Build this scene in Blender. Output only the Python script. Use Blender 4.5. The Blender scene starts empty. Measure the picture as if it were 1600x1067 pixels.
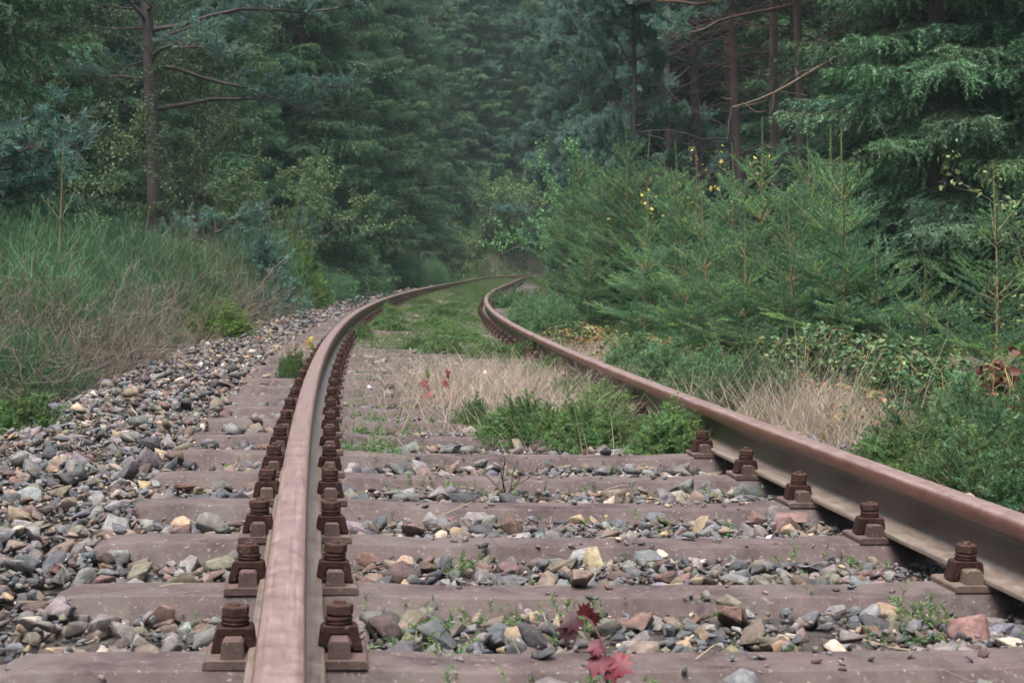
import bpy, bmesh, math
import numpy as np
from mathutils import Vector, Matrix

# ---------------------------------------------------------------- camera, sky, sun, exposure
SC = bpy.context.scene
C = SC.collection
CAM_Z = 0.50128
cam_d = bpy.data.cameras.new("camera")
cam = bpy.data.objects.new("camera", cam_d)
C.objects.link(cam)
cam.location = (0, 0, CAM_Z)
cam.rotation_euler = (math.pi / 2 - 0.046055, 0, 0)
cam_d.sensor_width = 36
cam_d.lens = 2533.37 / 1600 * 36
cam_d.clip_start = 0.05
cam_d.clip_end = 1000
cam_d.dof.use_dof = True
cam_d.dof.focus_distance = 6.0
cam_d.dof.aperture_fstop = 13
SC.camera = cam

SUN_EL, SUN_AZ = math.radians(72), math.radians(200)      # high, soft, from behind the viewer's left
world = bpy.data.worlds.new("World")
SC.world = world
world.use_nodes = True
wn = world.node_tree.nodes
sky = wn.new('ShaderNodeTexSky')
sky.sky_type = 'NISHITA'
sky.sun_disc = False
sky.sun_elevation = SUN_EL
sky.sun_rotation = SUN_AZ
sky.air_density = 1.0
sky.dust_density = 6.0
sky.ozone_density = 0.6
wn['Background'].inputs[1].default_value = 0.115
world.node_tree.links.new(sky.outputs[0], wn['Background'].inputs[0])
sun_d = bpy.data.lights.new("sun", 'SUN')
sun_d.energy = 2.2
sun_d.angle = math.radians(40)
sun_d.color = (1.0, 0.985, 0.965)
sun = bpy.data.objects.new("sun", sun_d)
C.objects.link(sun)
# direction to the sun: azimuth clockwise from +Y
sdir = Vector((math.sin(SUN_AZ) * math.cos(SUN_EL), math.cos(SUN_AZ) * math.cos(SUN_EL), math.sin(SUN_EL)))
sun.rotation_euler = (-sdir).to_track_quat('-Z', 'Y').to_euler()
SC.view_settings.view_transform = 'Standard'
SC.view_settings.look = 'None'
SC.view_settings.exposure = 1.5
SC.view_settings.gamma = 1
SC.render.engine = 'CYCLES'
SC.cycles.use_denoising = True
SC.cycles.max_bounces = 6
SC.cycles.diffuse_bounces = 2
SC.cycles.transmission_bounces = 3
SC.cycles.volume_bounces = 0

# ---------------------------------------------------------------- small helpers
def tag(o, label=None, cat=None, group=None, kind=None):
    if label: o['label'] = label
    if cat: o['category'] = cat
    if group: o['group'] = group
    if kind: o['kind'] = kind
    return o

def link(name, data, parent=None, loc=None):
    o = bpy.data.objects.new(name, data)
    C.objects.link(o)
    if parent is not None: o.parent = parent
    if loc is not None: o.location = loc
    return o

def unit(v):
    return v / np.maximum(1e-9, np.linalg.norm(v, axis=-1, keepdims=True))

class MB:
    """collects triangles (numpy) with a colour per vertex"""
    def __init__(self):
        self.V, self.F, self.T, self.n = [], [], [], 0
    def add(self, V, F, tint=(1, 1, 1)):
        V = np.asarray(V, float).reshape(-1, 3)
        F = np.asarray(F, int).reshape(-1, 3)
        t = np.asarray(tint, float)
        if t.ndim == 1: t = np.broadcast_to(t, (len(V), 3))
        self.V.append(V); self.F.append(F + self.n); self.T.append(t); self.n += len(V)
    def mesh(self, name, mat, smooth=False):
        V = np.concatenate(self.V); F = np.concatenate(self.F); T = np.concatenate(self.T)
        me = bpy.data.meshes.new(name)
        me.vertices.add(len(V)); me.vertices.foreach_set('co', V.astype(np.float32).ravel())
        me.loops.add(F.size); me.loops.foreach_set('vertex_index', F.astype(np.int32).ravel())
        me.polygons.add(len(F))
        me.polygons.foreach_set('loop_start', np.arange(0, F.size, 3, dtype=np.int32))
        if smooth: me.polygons.foreach_set('use_smooth', np.ones(len(F), bool))
        a = me.attributes.new('tint', 'FLOAT_COLOR', 'POINT')
        a.data.foreach_set('color', np.c_[T, np.ones(len(T))].astype(np.float32).ravel())
        me.materials.append(mat)
        me.update(calc_edges=True)
        return me

def tubes(mb, P0, P1, r0, r1, n=3, tint=(1, 1, 1)):
    """many straight tapered tubes at once"""
    P0 = np.asarray(P0, float).reshape(-1, 3); P1 = np.asarray(P1, float).reshape(-1, 3)
    m = len(P0)
    if m == 0: return
    r0 = np.broadcast_to(r0, (m,)); r1 = np.broadcast_to(r1, (m,))
    d = unit(P1 - P0)
    ref = np.where(np.abs(d[:, 2:3]) > 0.9, np.array([[1., 0, 0]]), np.array([[0, 0, 1.]]))
    a = unit(np.cross(d, ref)); b = np.cross(d, a)
    ang = np.arange(n) * 2 * math.pi / n
    ring = a[:, None] * np.cos(ang)[None, :, None] + b[:, None] * np.sin(ang)[None, :, None]
    V = np.concatenate([P0[:, None] + ring * r0[:, None, None], P1[:, None] + ring * r1[:, None, None]], 1)
    i = np.arange(n); j = (i + 1) % n
    f = np.concatenate([np.stack([i, j, j + n], 1), np.stack([i, j + n, i + n], 1)])
    F = (f[None] + (np.arange(m) * 2 * n)[:, None, None]).reshape(-1, 3)
    t = np.asarray(tint, float)
    if t.ndim == 2: t = np.repeat(t, 2 * n, 0)
    mb.add(V.reshape(-1, 3), F, t)

def polytube(mb, P, r, n=8, tint=(1, 1, 1)):
    """one continuous tube along a polyline"""
    P = np.asarray(P, float); k = len(P)
    r = np.broadcast_to(r, (k,))
    d = unit(np.gradient(P, axis=0))
    ref = np.array([1., 0, 0]) if abs(d[0, 2]) > 0.8 else np.array([0, 0, 1.])
    a = unit(np.cross(d, ref)); b = np.cross(d, a)
    ang = np.arange(n) * 2 * math.pi / n
    V = P[:, None] + (a[:, None] * np.cos(ang)[None, :, None] + b[:, None] * np.sin(ang)[None, :, None]) * r[:, None, None]
    F = []
    i = np.arange(n); j = (i + 1) % n
    for q in range(k - 1):
        o = q * n
        F.append(np.stack([i + o, j + o, j + o + n], 1)); F.append(np.stack([i + o, j + o + n, i + o + n], 1))
    mb.add(V.reshape(-1, 3), np.concatenate(F), tint)

def needles(mb, P0, P1, dens, nl, nw, rng, ang=(35, 70), tint=None, var=0.25):
    P0 = np.asarray(P0, float).reshape(-1, 3); P1 = np.asarray(P1, float).reshape(-1, 3)
    D = P1 - P0; L = np.linalg.norm(D, axis=1)
    cnt = np.maximum(1, (L * dens + rng.random(len(L))).astype(int))
    s = np.repeat(np.arange(len(L)), cnt); m = len(s)
    d = unit(D)[s]
    b = P0[s] + D[s] * rng.random((m, 1))
    r = rng.normal(size=(m, 3)); r -= d * (r * d).sum(1, keepdims=True); r = unit(r)
    a = np.radians(rng.uniform(ang[0], ang[1], (m, 1)))
    dr = d * np.cos(a) + r * np.sin(a)
    side = unit(np.cross(dr, rng.normal(size=(m, 3)))) * nw * 0.5
    tip = b + dr * nl * rng.uniform(.7, 1.15, (m, 1))
    V = np.stack([b - side, b + side, tip], 1).reshape(-1, 3)
    if tint is None: T = np.ones((len(L), 3))
    else: T = np.broadcast_to(np.asarray(tint, float), (len(L), 3))
    T = T[s] * (1 + rng.uniform(-var, var, (m, 1)))
    mb.add(V, np.arange(3 * m).reshape(-1, 3), np.repeat(T, 3, 0))

def ribbons(mb, P, w0, w1, rng, tint=(1, 1, 1)):
    """P (m,k,3) polylines as thin ribbons"""
    m, k, _ = P.shape
    d = unit(P[:, -1] - P[:, 0])
    side = unit(np.cross(d, rng.normal(size=(m, 3))))
    w = np.linspace(0, 1, k)[None, :] * (w1 - w0) + w0
    w = w * rng.uniform(.7, 1.3, (m, 1))
    V = np.stack([P - side[:, None] * w[..., None] / 2, P + side[:, None] * w[..., None] / 2], 2)  # m,k,2,3
    q = np.arange(k - 1)
    f = np.concatenate([np.stack([2 * q, 2 * q + 1, 2 * q + 3], 1), np.stack([2 * q, 2 * q + 3, 2 * q + 2], 1)])
    F = (f[None] + (np.arange(m) * 2 * k)[:, None, None]).reshape(-1, 3)
    t = np.asarray(tint, float)
    if t.ndim == 2: t = np.repeat(t, 2 * k, 0)
    mb.add(V.reshape(-1, 3), F, t)

def leaves(mb, P, D, size, rng, tint=(1, 1, 1), wide=0.6, fold=0.25):
    """folded pointed leaves, one per point"""
    m = len(P)
    D = unit(D); s = unit(np.cross(D, rng.normal(size=(m, 3)))); nrm = np.cross(s, D)
    size = np.broadcast_to(size, (m,))[:, None] * rng.uniform(.65, 1.2, (m, 1))
    mid1 = P + D * size * .35; tip = P + D * size
    l = mid1 + s * size * wide / 2 + nrm * size * fold * .5
    r = mid1 - s * size * wide / 2 + nrm * size * fold * .5
    l2 = P + D * size * .72 + s * size * wide * .33 + nrm * size * fold * .3
    r2 = P + D * size * .72 - s * size * wide * .33 + nrm * size * fold * .3
    V = np.stack([P, l, l2, tip, r2, r], 1).reshape(-1, 3)
    f = np.array([[0, 1, 2], [0, 2, 3], [0, 3, 4], [0, 4, 5]])
    F = (f[None] + (np.arange(m) * 6)[:, None, None]).reshape(-1, 3)
    t = np.asarray(tint, float)
    if t.ndim == 2: t = np.repeat(t, 6, 0)
    mb.add(V, F, t)

# ---------------------------------------------------------------- materials
def new_mat(name):
    m = bpy.data.materials.new(name); m.use_nodes = True
    nt = m.node_tree
    return m, nt, nt.nodes, nt.links, nt.nodes['Principled BSDF']

def ramp(nodes, stops):
    r = nodes.new('ShaderNodeValToRGB')
    e = r.color_ramp.elements
    while len(e) < len(stops): e.new(0.5)
    for k, (p, c) in enumerate(stops):
        e[k].position = p; e[k].color = (*c, 1)
    return r

def noise(nodes, links, scale, detail=6, rough=.6, coord=None, out='Fac'):
    n = nodes.new('ShaderNodeTexNoise')
    n.inputs['Scale'].default_value = scale; n.inputs['Detail'].default_value = detail
    n.inputs['Roughness'].default_value = rough
    if coord is not None: links.new(coord, n.inputs['Vector'])
    return n

def mixc(nodes, links, a, b, fac, mode='MIX'):
    m = nodes.new('ShaderNodeMix'); m.data_type = 'RGBA'; m.blend_type = mode
    for sock, v in ((m.inputs[6], a), (m.inputs[7], b), (m.inputs[0], fac)):
        if hasattr(v, 'links'): links.new(v, sock)
        elif isinstance(v, tuple): sock.default_value = (*v, 1)
        else: sock.default_value = v
    return m.outputs[2]

def foliage_mat(name, col, trans=0.25, rough=0.55, spread=0.3, spec=0.35):
    m, nt, nd, lk, bs = new_mat(name)
    at_ = nd.new('ShaderNodeAttribute'); at_.attribute_name = 'tint'
    oi = nd.new('ShaderNodeObjectInfo')
    r = ramp(nd, [(0, tuple(c * (1 - spread) for c in col)), (1, tuple(c * (1 + spread) for c in col))])
    lk.new(oi.outputs['Random'], r.inputs[0])
    c = mixc(nd, lk, r.outputs[0], at_.outputs['Color'], 1.0, 'MULTIPLY')
    lk.new(c, bs.inputs['Base Color'])
    bs.inputs['Roughness'].default_value = rough
    bs.inputs['Specular IOR Level'].default_value = spec
    if trans > 0:
        tr = nd.new('ShaderNodeBsdfTranslucent'); lk.new(c, tr.inputs['Color'])
        mx = nd.new('ShaderNodeMixShader'); mx.inputs[0].default_value = trans
        lk.new(bs.outputs[0], mx.inputs[1]); lk.new(tr.outputs[0], mx.inputs[2])
        lk.new(mx.outputs[0], nd['Material Output'].inputs[0])
    return m

def bark_mat(name, lo, hi, scale=14, bump=.6, upper=None, zr=(3, 7)):
    m, nt, nd, lk, bs = new_mat(name)
    tc = nd.new('ShaderNodeTexCoord')
    mp = nd.new('ShaderNodeMapping'); mp.inputs['Scale'].default_value = (1, 1, .25)
    lk.new(tc.outputs['Object'], mp.inputs['Vector'])
    n = noise(nd, lk, scale, 8, .7, mp.outputs[0])
    r = ramp(nd, [(.3, lo), (.7, hi)]); lk.new(n.outputs['Fac'], r.inputs[0])
    c = r.outputs[0]
    if upper:
        sp = nd.new('ShaderNodeSeparateXYZ'); lk.new(tc.outputs['Object'], sp.inputs[0])
        mr = nd.new('ShaderNodeMapRange'); mr.inputs[1].default_value = zr[0]; mr.inputs[2].default_value = zr[1]
        lk.new(sp.outputs[2], mr.inputs[0])
        r2 = ramp(nd, [(.3, tuple(c_ * .55 for c_ in upper)), (.7, upper)]); lk.new(n.outputs['Fac'], r2.inputs[0])
        c = mixc(nd, lk, c, r2.outputs[0], mr.outputs[0])
    a = nd.new('ShaderNodeAttribute'); a.attribute_name = 'tint'
    c = mixc(nd, lk, c, a.outputs['Color'], 1.0, 'MULTIPLY')
    lk.new(c, bs.inputs['Base Color'])
    bs.inputs['Roughness'].default_value = .9
    b = nd.new('ShaderNodeBump'); b.inputs['Strength'].default_value = bump; b.inputs['Distance'].default_value = .02
    lk.new(n.outputs['Fac'], b.inputs['Height']); lk.new(b.outputs[0], bs.inputs['Normal'])
    return m

def steel_mat(name, lo, hi, spot, rough=.6, metal=.0, dirt=None, scale=9, streak=(1, 1, 1)):
    m, nt, nd, lk, bs = new_mat(name)
    tc = nd.new('ShaderNodeNewGeometry')
    mp = nd.new('ShaderNodeMapping'); mp.inputs['Scale'].default_value = streak
    lk.new(tc.outputs['Position'], mp.inputs[0])
    n1 = noise(nd, lk, scale, 10, .7, mp.outputs[0])
    lo = tuple(c * .72 for c in lo); hi = tuple(c * .72 for c in hi); spot = tuple(c * .8 for c in spot)
    r = ramp(nd, [(.30, lo), (.70, hi)]); lk.new(n1.outputs['Fac'], r.inputs[0])
    c = r.outputs[0]
    if dirt:
        n3 = noise(nd, lk, 4.3, 9, .75, mp.outputs[0])
        r3 = ramp(nd, [(.48, (0, 0, 0)), (.66, (.85, .85, .85))]); lk.new(n3.outputs['Fac'], r3.inputs[0])
        c = mixc(nd, lk, c, dirt, r3.outputs[0])
    n2 = noise(nd, lk, 90, 5, .6, tc.outputs['Position'])
    r2 = ramp(nd, [(.60, (0, 0, 0)), (.72, (.9, .9, .9))]); lk.new(n2.outputs['Fac'], r2.inputs[0])
    c = mixc(nd, lk, c, spot, r2.outputs[0])
    lk.new(c, bs.inputs['Base Color'])
    bs.inputs['Metallic'].default_value = metal
    bs.inputs['Specular IOR Level'].default_value = .12
    rr = nd.new('ShaderNodeMapRange'); rr.inputs[3].default_value = rough - .12; rr.inputs[4].default_value = rough + .15
    lk.new(n1.outputs['Fac'], rr.inputs[0]); lk.new(rr.outputs[0], bs.inputs['Roughness'])
    n4 = noise(nd, lk, 160, 5, .7, tc.outputs['Position'])
    b = nd.new('ShaderNodeBump'); b.inputs['Strength'].default_value = .35; b.inputs['Distance'].default_value = .004
    lk.new(n4.outputs['Fac'], b.inputs['Height']); lk.new(b.outputs[0], bs.inputs['Normal'])
    return m

M = {}
M['sleeper'] = steel_mat('sleeper_steel', (.05, .035, .035), (.175, .132, .128), (.31, .27, .26), .6, dirt=(.115, .10, .088), scale=7)
M['plate'] = steel_mat('plate_steel', (.075, .047, .044), (.165, .112, .105), (.30, .25, .22), .65, dirt=(.14, .11, .085))
M['clip'] = steel_mat('clip_rust', (.024, .012, .011), (.072, .033, .028), (.15, .11, .09), .7, scale=30)
M['nut'] = steel_mat('nut_rust', (.04, .022, .019), (.10, .054, .043), (.2, .15, .12), .7, scale=40)
# rail: rust head, top paled for sky sheen; greyish brown foot, web darkened for shade
def rail_mat():
    m, nt, nd, lk, bs = new_mat('rail_steel')
    at_ = nd.new('ShaderNodeAttribute'); at_.attribute_name = 'tint'
    tc = nd.new('ShaderNodeTexCoord')
    n1 = noise(nd, lk, 20, 12, .78, tc.outputs['Object'])
    r = ramp(nd, [(.28, (.38, .35, .34)), (.5, (.72, .7, .7)), (.72, (1.0, 1.0, 1.0))]); lk.new(n1.outputs['Fac'], r.inputs[0])
    c = mixc(nd, lk, at_.outputs['Color'], r.outputs[0], 1.0, 'MULTIPLY')
    al = nd.new('ShaderNodeAttribute'); al.attribute_name = 'along'
    mp = nd.new('ShaderNodeMapping'); mp.inputs['Scale'].default_value = (190, 2.2, 1); lk.new(al.outputs['Vector'], mp.inputs[0])
    n5 = noise(nd, lk, 1.0, 6, .65, mp.outputs[0])
    r5 = ramp(nd, [(.3, (.62, .58, .57)), (.55, (1, 1, 1)), (.75, (1.3, 1.3, 1.3))]); lk.new(n5.outputs['Fac'], r5.inputs[0])
    c = mixc(nd, lk, c, r5.outputs[0], 1.0, 'MULTIPLY')
    mp2 = nd.new('ShaderNodeMapping'); mp2.inputs['Scale'].default_value = (70, 11, 1); lk.new(al.outputs['Vector'], mp2.inputs[0])
    n6 = noise(nd, lk, 1.0, 6, .7, mp2.outputs[0])
    r6 = ramp(nd, [(.42, (.72, .66, .62)), (.6, (1, 1, 1))]); lk.new(n6.outputs['Fac'], r6.inputs[0])
    c = mixc(nd, lk, c, r6.outputs[0], .7, 'MULTIPLY')
    n2 = noise(nd, lk, 110, 4, .6, tc.outputs['Object'])
    r2 = ramp(nd, [(.62, (0, 0, 0)), (.74, (.8, .8, .8))]); lk.new(n2.outputs['Fac'], r2.inputs[0])
    c = mixc(nd, lk, c, (.20, .155, .135), r2.outputs[0])
    lk.new(c, bs.inputs['Base Color'])
    bs.inputs['Metallic'].default_value = .0
    bs.inputs['Specular IOR Level'].default_value = .6
    rr = nd.new('ShaderNodeMapRange'); rr.inputs[3].default_value = .26; rr.inputs[4].default_value = .46
    lk.new(n1.outputs['Fac'], rr.inputs[0]); lk.new(rr.outputs[0], bs.inputs['Roughness'])
    b = nd.new('ShaderNodeBump'); b.inputs['Strength'].default_value = .25; b.inputs['Distance'].default_value = .003
    n4 = noise(nd, lk, 220, 4, .7, tc.outputs['Object'])
    lk.new(n4.outputs['Fac'], b.inputs['Height']); lk.new(b.outputs[0], bs.inputs['Normal'])
    return m
M['rail'] = rail_mat()

def stone_mat():
    m, nt, nd, lk, bs = new_mat('ballast_stone')
    at_ = nd.new('ShaderNodeAttribute'); at_.attribute_name = 'tint'
    geo = nd.new('ShaderNodeNewGeometry')
    n1 = noise(nd, lk, 55, 10, .78, geo.outputs['Position'])
    r = ramp(nd, [(.26, (.35, .34, .34)), (.52, (.95, .95, .95)), (.76, (1.75, 1.7, 1.62))]); lk.new(n1.outputs['Fac'], r.inputs[0])
    c = mixc(nd, lk, at_.outputs['Color'], r.outputs[0], 1.0, 'MULTIPLY')
    n2 = noise(nd, lk, 16, 5, .6, geo.outputs['Position'])
    r2 = ramp(nd, [(.56, (0, 0, 0)), (.72, (.55, .55, .55))]); lk.new(n2.outputs['Fac'], r2.inputs[0])
    c = mixc(nd, lk, c, (.125, .108, .097), r2.outputs[0])
    lk.new(c, bs.inputs['Base Color'])
    bs.inputs['Roughness'].default_value = .9
    bs.inputs['Specular IOR Level'].default_value = .2
    b = nd.new('ShaderNodeBump'); b.inputs['Strength'].default_value = .7; b.inputs['Distance'].default_value = .008
    lk.new(n1.outputs['Fac'], b.inputs['Height']); lk.new(b.outputs[0], bs.inputs['Normal'])
    return m
M['stone'] = stone_mat()

def ground_mat(name, cols, s1=2.5, s2=40, bump=.6):
    m, nt, nd, lk, bs = new_mat(name)
    geo = nd.new('ShaderNodeNewGeometry')
    n1 = noise(nd, lk, s1, 8, .7, geo.outputs['Position'])
    r = ramp(nd, [(.3, cols[0]), (.5, cols[1]), (.68, cols[2])]); lk.new(n1.outputs['Fac'], r.inputs[0])
    n2 = noise(nd, lk, s2, 8, .7, geo.outputs['Position'])
    r2 = ramp(nd, [(.25, (.5, .5, .5)), (.75, (1.5, 1.5, 1.5))]); lk.new(n2.outputs['Fac'], r2.inputs[0])
    c = mixc(nd, lk, r.outputs[0], r2.outputs[0], 1.0, 'MULTIPLY')
    lk.new(c, bs.inputs['Base Color']); bs.inputs['Roughness'].default_value = .95
    b = nd.new('ShaderNodeBump'); b.inputs['Strength'].default_value = bump; b.inputs['Distance'].default_value = .03
    lk.new(n2.outputs['Fac'], b.inputs['Height']); lk.new(b.outputs[0], bs.inputs['Normal'])
    return m
M['ground'] = ground_mat('forest_floor', [(.03, .023, .015), (.06, .043, .03), (.04, .05, .024)])
M['bed'] = ground_mat('ballast_bed', [(.04, .034, .03), (.068, .057, .05), (.10, .085, .073)], 9, 70, .9)
M['spruce'] = foliage_mat('spruce_needles', (.066, .132, .068), .28, .6, .28)
M['spruce_young'] = foliage_mat('young_spruce_needles', (.086, .178, .088), .38, .55, .26)
M['spruce_low'] = foliage_mat('low_spruce_needles', (.085, .16, .062), .3, .55, .2)
M['spruce_bright'] = foliage_mat('bright_spruce_needles', (.15, .27, .075), .35, .55, .1)
M['cover'] = foliage_mat('cover_needles', (.105, .185, .085), .35, .6, .1)
M['pine'] = foliage_mat('pine_needles', (.105, .19, .145), .35, .55, .22)
M['leaf'] = foliage_mat('broad_leaves', (.085, .145, .065), .3, .5, .2)
M['leaf_plain'] = foliage_mat('tinted_leaves', (1, 1, 1), .3, .5, .06)
M['broom'] = foliage_mat('broom_stems', (.07, .16, .08), .25, .55, .2)
M['dead'] = foliage_mat('dead_twigs', (.125, .105, .083), .0, .85, .22)
M['dry'] = foliage_mat('dry_grass_blades', (.39, .335, .275), .3, .7, .1)
M['green_grass'] = foliage_mat('green_blades', (.10, .165, .05), .3, .6, .1)
M['bark'] = bark_mat('spruce_bark', (.05, .037, .032), (.115, .085, .072))
M['pine_bark'] = bark_mat('pine_bark', (.045, .034, .032), (.115, .082, .075), 12, .9, upper=(.22, .118, .072), zr=(3.2, 6.5))
M['pine_bark_grey'] = bark_mat('old_pine_bark', (.032, .024, .024), (.085, .062, .06), 12, .9)
M['stem'] = bark_mat('young_stem_bark', (.18, .125, .065), (.36, .26, .13), 40, .3)
M['birch_bark'] = bark_mat('birch_bark', (.09, .08, .07), (.22, .20, .18), 20, .4)

# ---------------------------------------------------------------- the track line
_ds = 0.1
_s = np.arange(-60, 1101) * _ds
_k = np.where(_s < 0, 0.0043647, 0.0043647 + 0.00013655 * np.clip(_s, 0, 45) - 5.5129e-6 * np.clip(_s, 0, 45) ** 2)
_k = np.where(_s > 60, np.minimum(_k + (_s - 60) * .003, .045), _k)
_th = np.concatenate([[0], np.cumsum((_k[1:] + _k[:-1]) / 2 * _ds)])
_th += -0.137015 - _th[60]
_tm = (_th[1:] + _th[:-1]) / 2
_X = np.concatenate([[0], np.cumsum(np.sin(_tm) * _ds)]); _X += 0.733997 - _X[60]
_Y = np.concatenate([[0], np.cumsum(np.cos(_tm) * _ds)]); _Y -= _Y[60]
_sz = np.clip(_s, 0, 80)
_Z = .5 * .00010013 * _sz ** 2 - 2.67456e-6 * _sz ** 3 / 6
CANT = 0.018674

def T(s, u, v):
    """along the track, to the right of its axis, above the rail tops -> world"""
    s, u, v = np.broadcast_arrays(np.asarray(s, float), np.asarray(u, float), np.asarray(v, float))
    x = np.interp(s, _s, _X); y = np.interp(s, _s, _Y); z = np.interp(s, _s, _Z); t = np.interp(s, _s, _th)
    cu = np.clip(u, -1.4, 1.4)
    return np.stack([x + u * np.cos(t), y - u * np.sin(t), z - cu * math.sin(CANT) + v], -1)

def track_u(x, y):
    cx = np.interp(y, _Y, _X); t = np.interp(y, _Y, _th)
    return (x - cx) * np.cos(t)

def sstep(a, b, x):
    t = np.clip((x - a) / (b - a), 0, 1); return t * t * (3 - 2 * t)

def wob(x, y):
    return (np.sin(x * 1.3 + y * .7) + np.sin(x * .6 - y * 1.1 + 2) + .6 * np.sin(x * 2.9 + 1 + y * 2.3)) * .035

def ground_z(x, y):
    x = np.asarray(x, float); y = np.asarray(y, float)
    u = track_u(x, y)
    z = np.interp(u, [-90, -45, -20, -9, -3.2, -2.9, -1.98, -1.4, 1.4, 2.0, 3.2, 7, 11, 20, 60, 120],
                  [9, 5, .3, -.75, -.95, -.88, -.27, -.245, -.245, -.30, -.36, -.35, .0, 2.2, 14, 30])
    z = z + np.interp(y, _Y, _Z) - np.clip(u, -1.4, 1.4) * math.sin(CANT)
    z = z + sstep(34, 50, y) * np.clip((u - 2.4) * .55, 0, 5)
    z = z + sstep(52, 120, y) * 18 * sstep(2.5, 22, -u) + sstep(60, 120, y) * 9 * sstep(3, 16, u)
    z = z + sstep(66, 82, y) * sstep(1.6, 3.2, -u) * 2.6
    z = z + wob(x, y) * sstep(1.6, 3.5, np.abs(u))
    return z

def ax(px, y):
    """lateral position of photo column px at distance y"""
    return (px - 800) / 2533.37 * y

# ---------------------------------------------------------------- ground
def grid_mesh(name, xs, ys, zf, mat):
    Xg, Yg = np.meshgrid(xs, ys)
    V = np.stack([Xg, Yg, zf(Xg, Yg)], -1).reshape(-1, 3)
    nx, ny = len(xs), len(ys)
    i = (np.arange(ny - 1)[:, None] * nx + np.arange(nx - 1)[None]).ravel()
    F = np.concatenate([np.stack([i, i + 1, i + nx + 1], 1), np.stack([i, i + nx + 1, i + nx], 1)])
    mb = MB(); mb.add(V, F); return mb.mesh(name, mat, True)
xs = np.concatenate([np.linspace(-150, -14, 40), np.arange(-13, 13, .22), np.linspace(13.5, 150, 40)])
ys = np.concatenate([np.linspace(-60, -4, 14), np.arange(-3, 40, .25), np.linspace(40.5, 110, 100), np.linspace(113, 260, 30)])
tag(link('ground', grid_mesh('ground', xs, ys, ground_z, M['ground'])), kind='structure')

# ballast bed: a sheet lying on the ground along the track
def bed_mesh():
    ss = np.concatenate([np.arange(-5, 14, .05), np.arange(14, 90, .3)])
    us = np.concatenate([np.linspace(-2.95, -2.0, 12), np.linspace(-1.95, 1.75, 75), np.linspace(1.8, 2.1, 4)])
    S, U = np.meshgrid(ss, us, indexing='ij')
    V = T(S, U, 0)
    rng = np.random.default_rng(5)
    zz = np.interp(U, [-2.95, -2.8, -1.98, -1.4, 1.4, 1.8, 2.1], [-.91, -.82, -.245, -.216, -.216, -.235, -.30])
    V[..., 2] += zz + rng.uniform(-.008, .008, S.shape)
    nx, ny = len(us), len(ss)
    i = (np.arange(ny - 1)[:, None] * nx + np.arange(nx - 1)[None]).ravel()
    F = np.concatenate([np.stack([i, i + 1, i + nx + 1], 1), np.stack([i, i + nx + 1, i + nx], 1)])
    mb = MB(); mb.add(V.reshape(-1, 3), F); return mb.mesh('ballast_bed', M['bed'], True)
tag(link('ballast_bed', bed_mesh()), kind='structure')

# ---------------------------------------------------------------- rails
def rail_profile():
    half = [(0, 0), (.012, -.0003), (.022, -.0015), (.0285, -.005), (.032, -.0105), (.0335, -.018), (.0335, -.036),
            (.0325, -.039), (.029, -.042), (.013, -.049), (.009, -.055), (.007, -.066), (.007, -.105), (.009, -.118),
            (.015, -.126), (.03, -.131), (.058, -.1365), (.0615, -.139), (.0625, -.142), (.0625, -.1485), (.0605, -.149)]
    return half + [(-x, y) for x, y in reversed(half[1:])]

def make_rail(uc, label):
    pr = np.array(rail_profile()); k = len(pr)
    ss = np.concatenate([np.arange(-5, 12, .1), np.arange(12, 88, .25)])
    sd = -1 if uc > 0 else 1
    V = T(ss[:, None], uc + pr[None, :, 0], pr[None, :, 1])
    n = len(ss)
    i = np.arange(n - 1)[:, None] * k; j = np.arange(k)[None]; j2 = (j + 1) % k
    a, b, c, d = (i + j).ravel(), (i + j2).ravel(), (i + k + j2).ravel(), (i + k + j).ravel()
    F = np.concatenate([np.stack([a, b, c], 1), np.stack([a, c, d], 1)])
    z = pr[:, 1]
    col = np.where((z > -.041)[:, None], np.array([.20, .095, .07]), np.array([.075, .058, .045]))  # web tint darkened to stand for its shade below the head
    col = np.where(((z > -.012) & (np.abs(pr[:, 0]) < .031))[:, None], np.array([.31, .228, .212]), col)  # running top painted paler, like sky light reflected on it
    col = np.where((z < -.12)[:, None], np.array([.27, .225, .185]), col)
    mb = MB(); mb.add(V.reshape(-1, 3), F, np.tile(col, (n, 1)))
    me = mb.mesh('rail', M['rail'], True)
    per = np.concatenate([[0], np.cumsum(np.linalg.norm(np.diff(pr, axis=0), axis=1))])
    uv = np.stack([np.tile(per, n), np.repeat(ss, k), np.zeros(n * k)], 1)
    at_ = me.attributes.new('along', 'FLOAT_VECTOR', 'POINT'); at_.data.foreach_set('vector', uv.astype(np.float32).ravel())
    me.set_sharp_from_angle(angle=math.radians(50))
    return tag(link('rail', me), label, 'rail', 'rails of the track')
make_rail(-.751, 'rusty rail curving from the bottom edge near the viewer, with bolts visible on both sides')
make_rail(.751, 'rusty rail showing its dark web and foot, running past the dry grass and saplings')

# ---------------------------------------------------------------- sleepers with plates and clips
S0, SP = 2.83258 - .068, 0.600286
Z_TOP = -.171                                   # sleeper top below the rail tops

def bm_mesh(name, bm, mat, smooth_angle=None):
    me = bpy.data.meshes.new(name)
    bmesh.ops.recalc_face_normals(bm, faces=bm.faces)
    if smooth_angle:
        for f in bm.faces: f.smooth = True
    bm.to_mesh(me); bm.free()
    a = me.attributes.new('tint', 'FLOAT_COLOR', 'POINT')
    a.data.foreach_set('color', np.ones(4 * len(me.vertices), np.float32))
    me.materials.append(mat)
    if smooth_angle: me.set_sharp_from_angle(angle=math.radians(smooth_angle))
    return me

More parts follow.
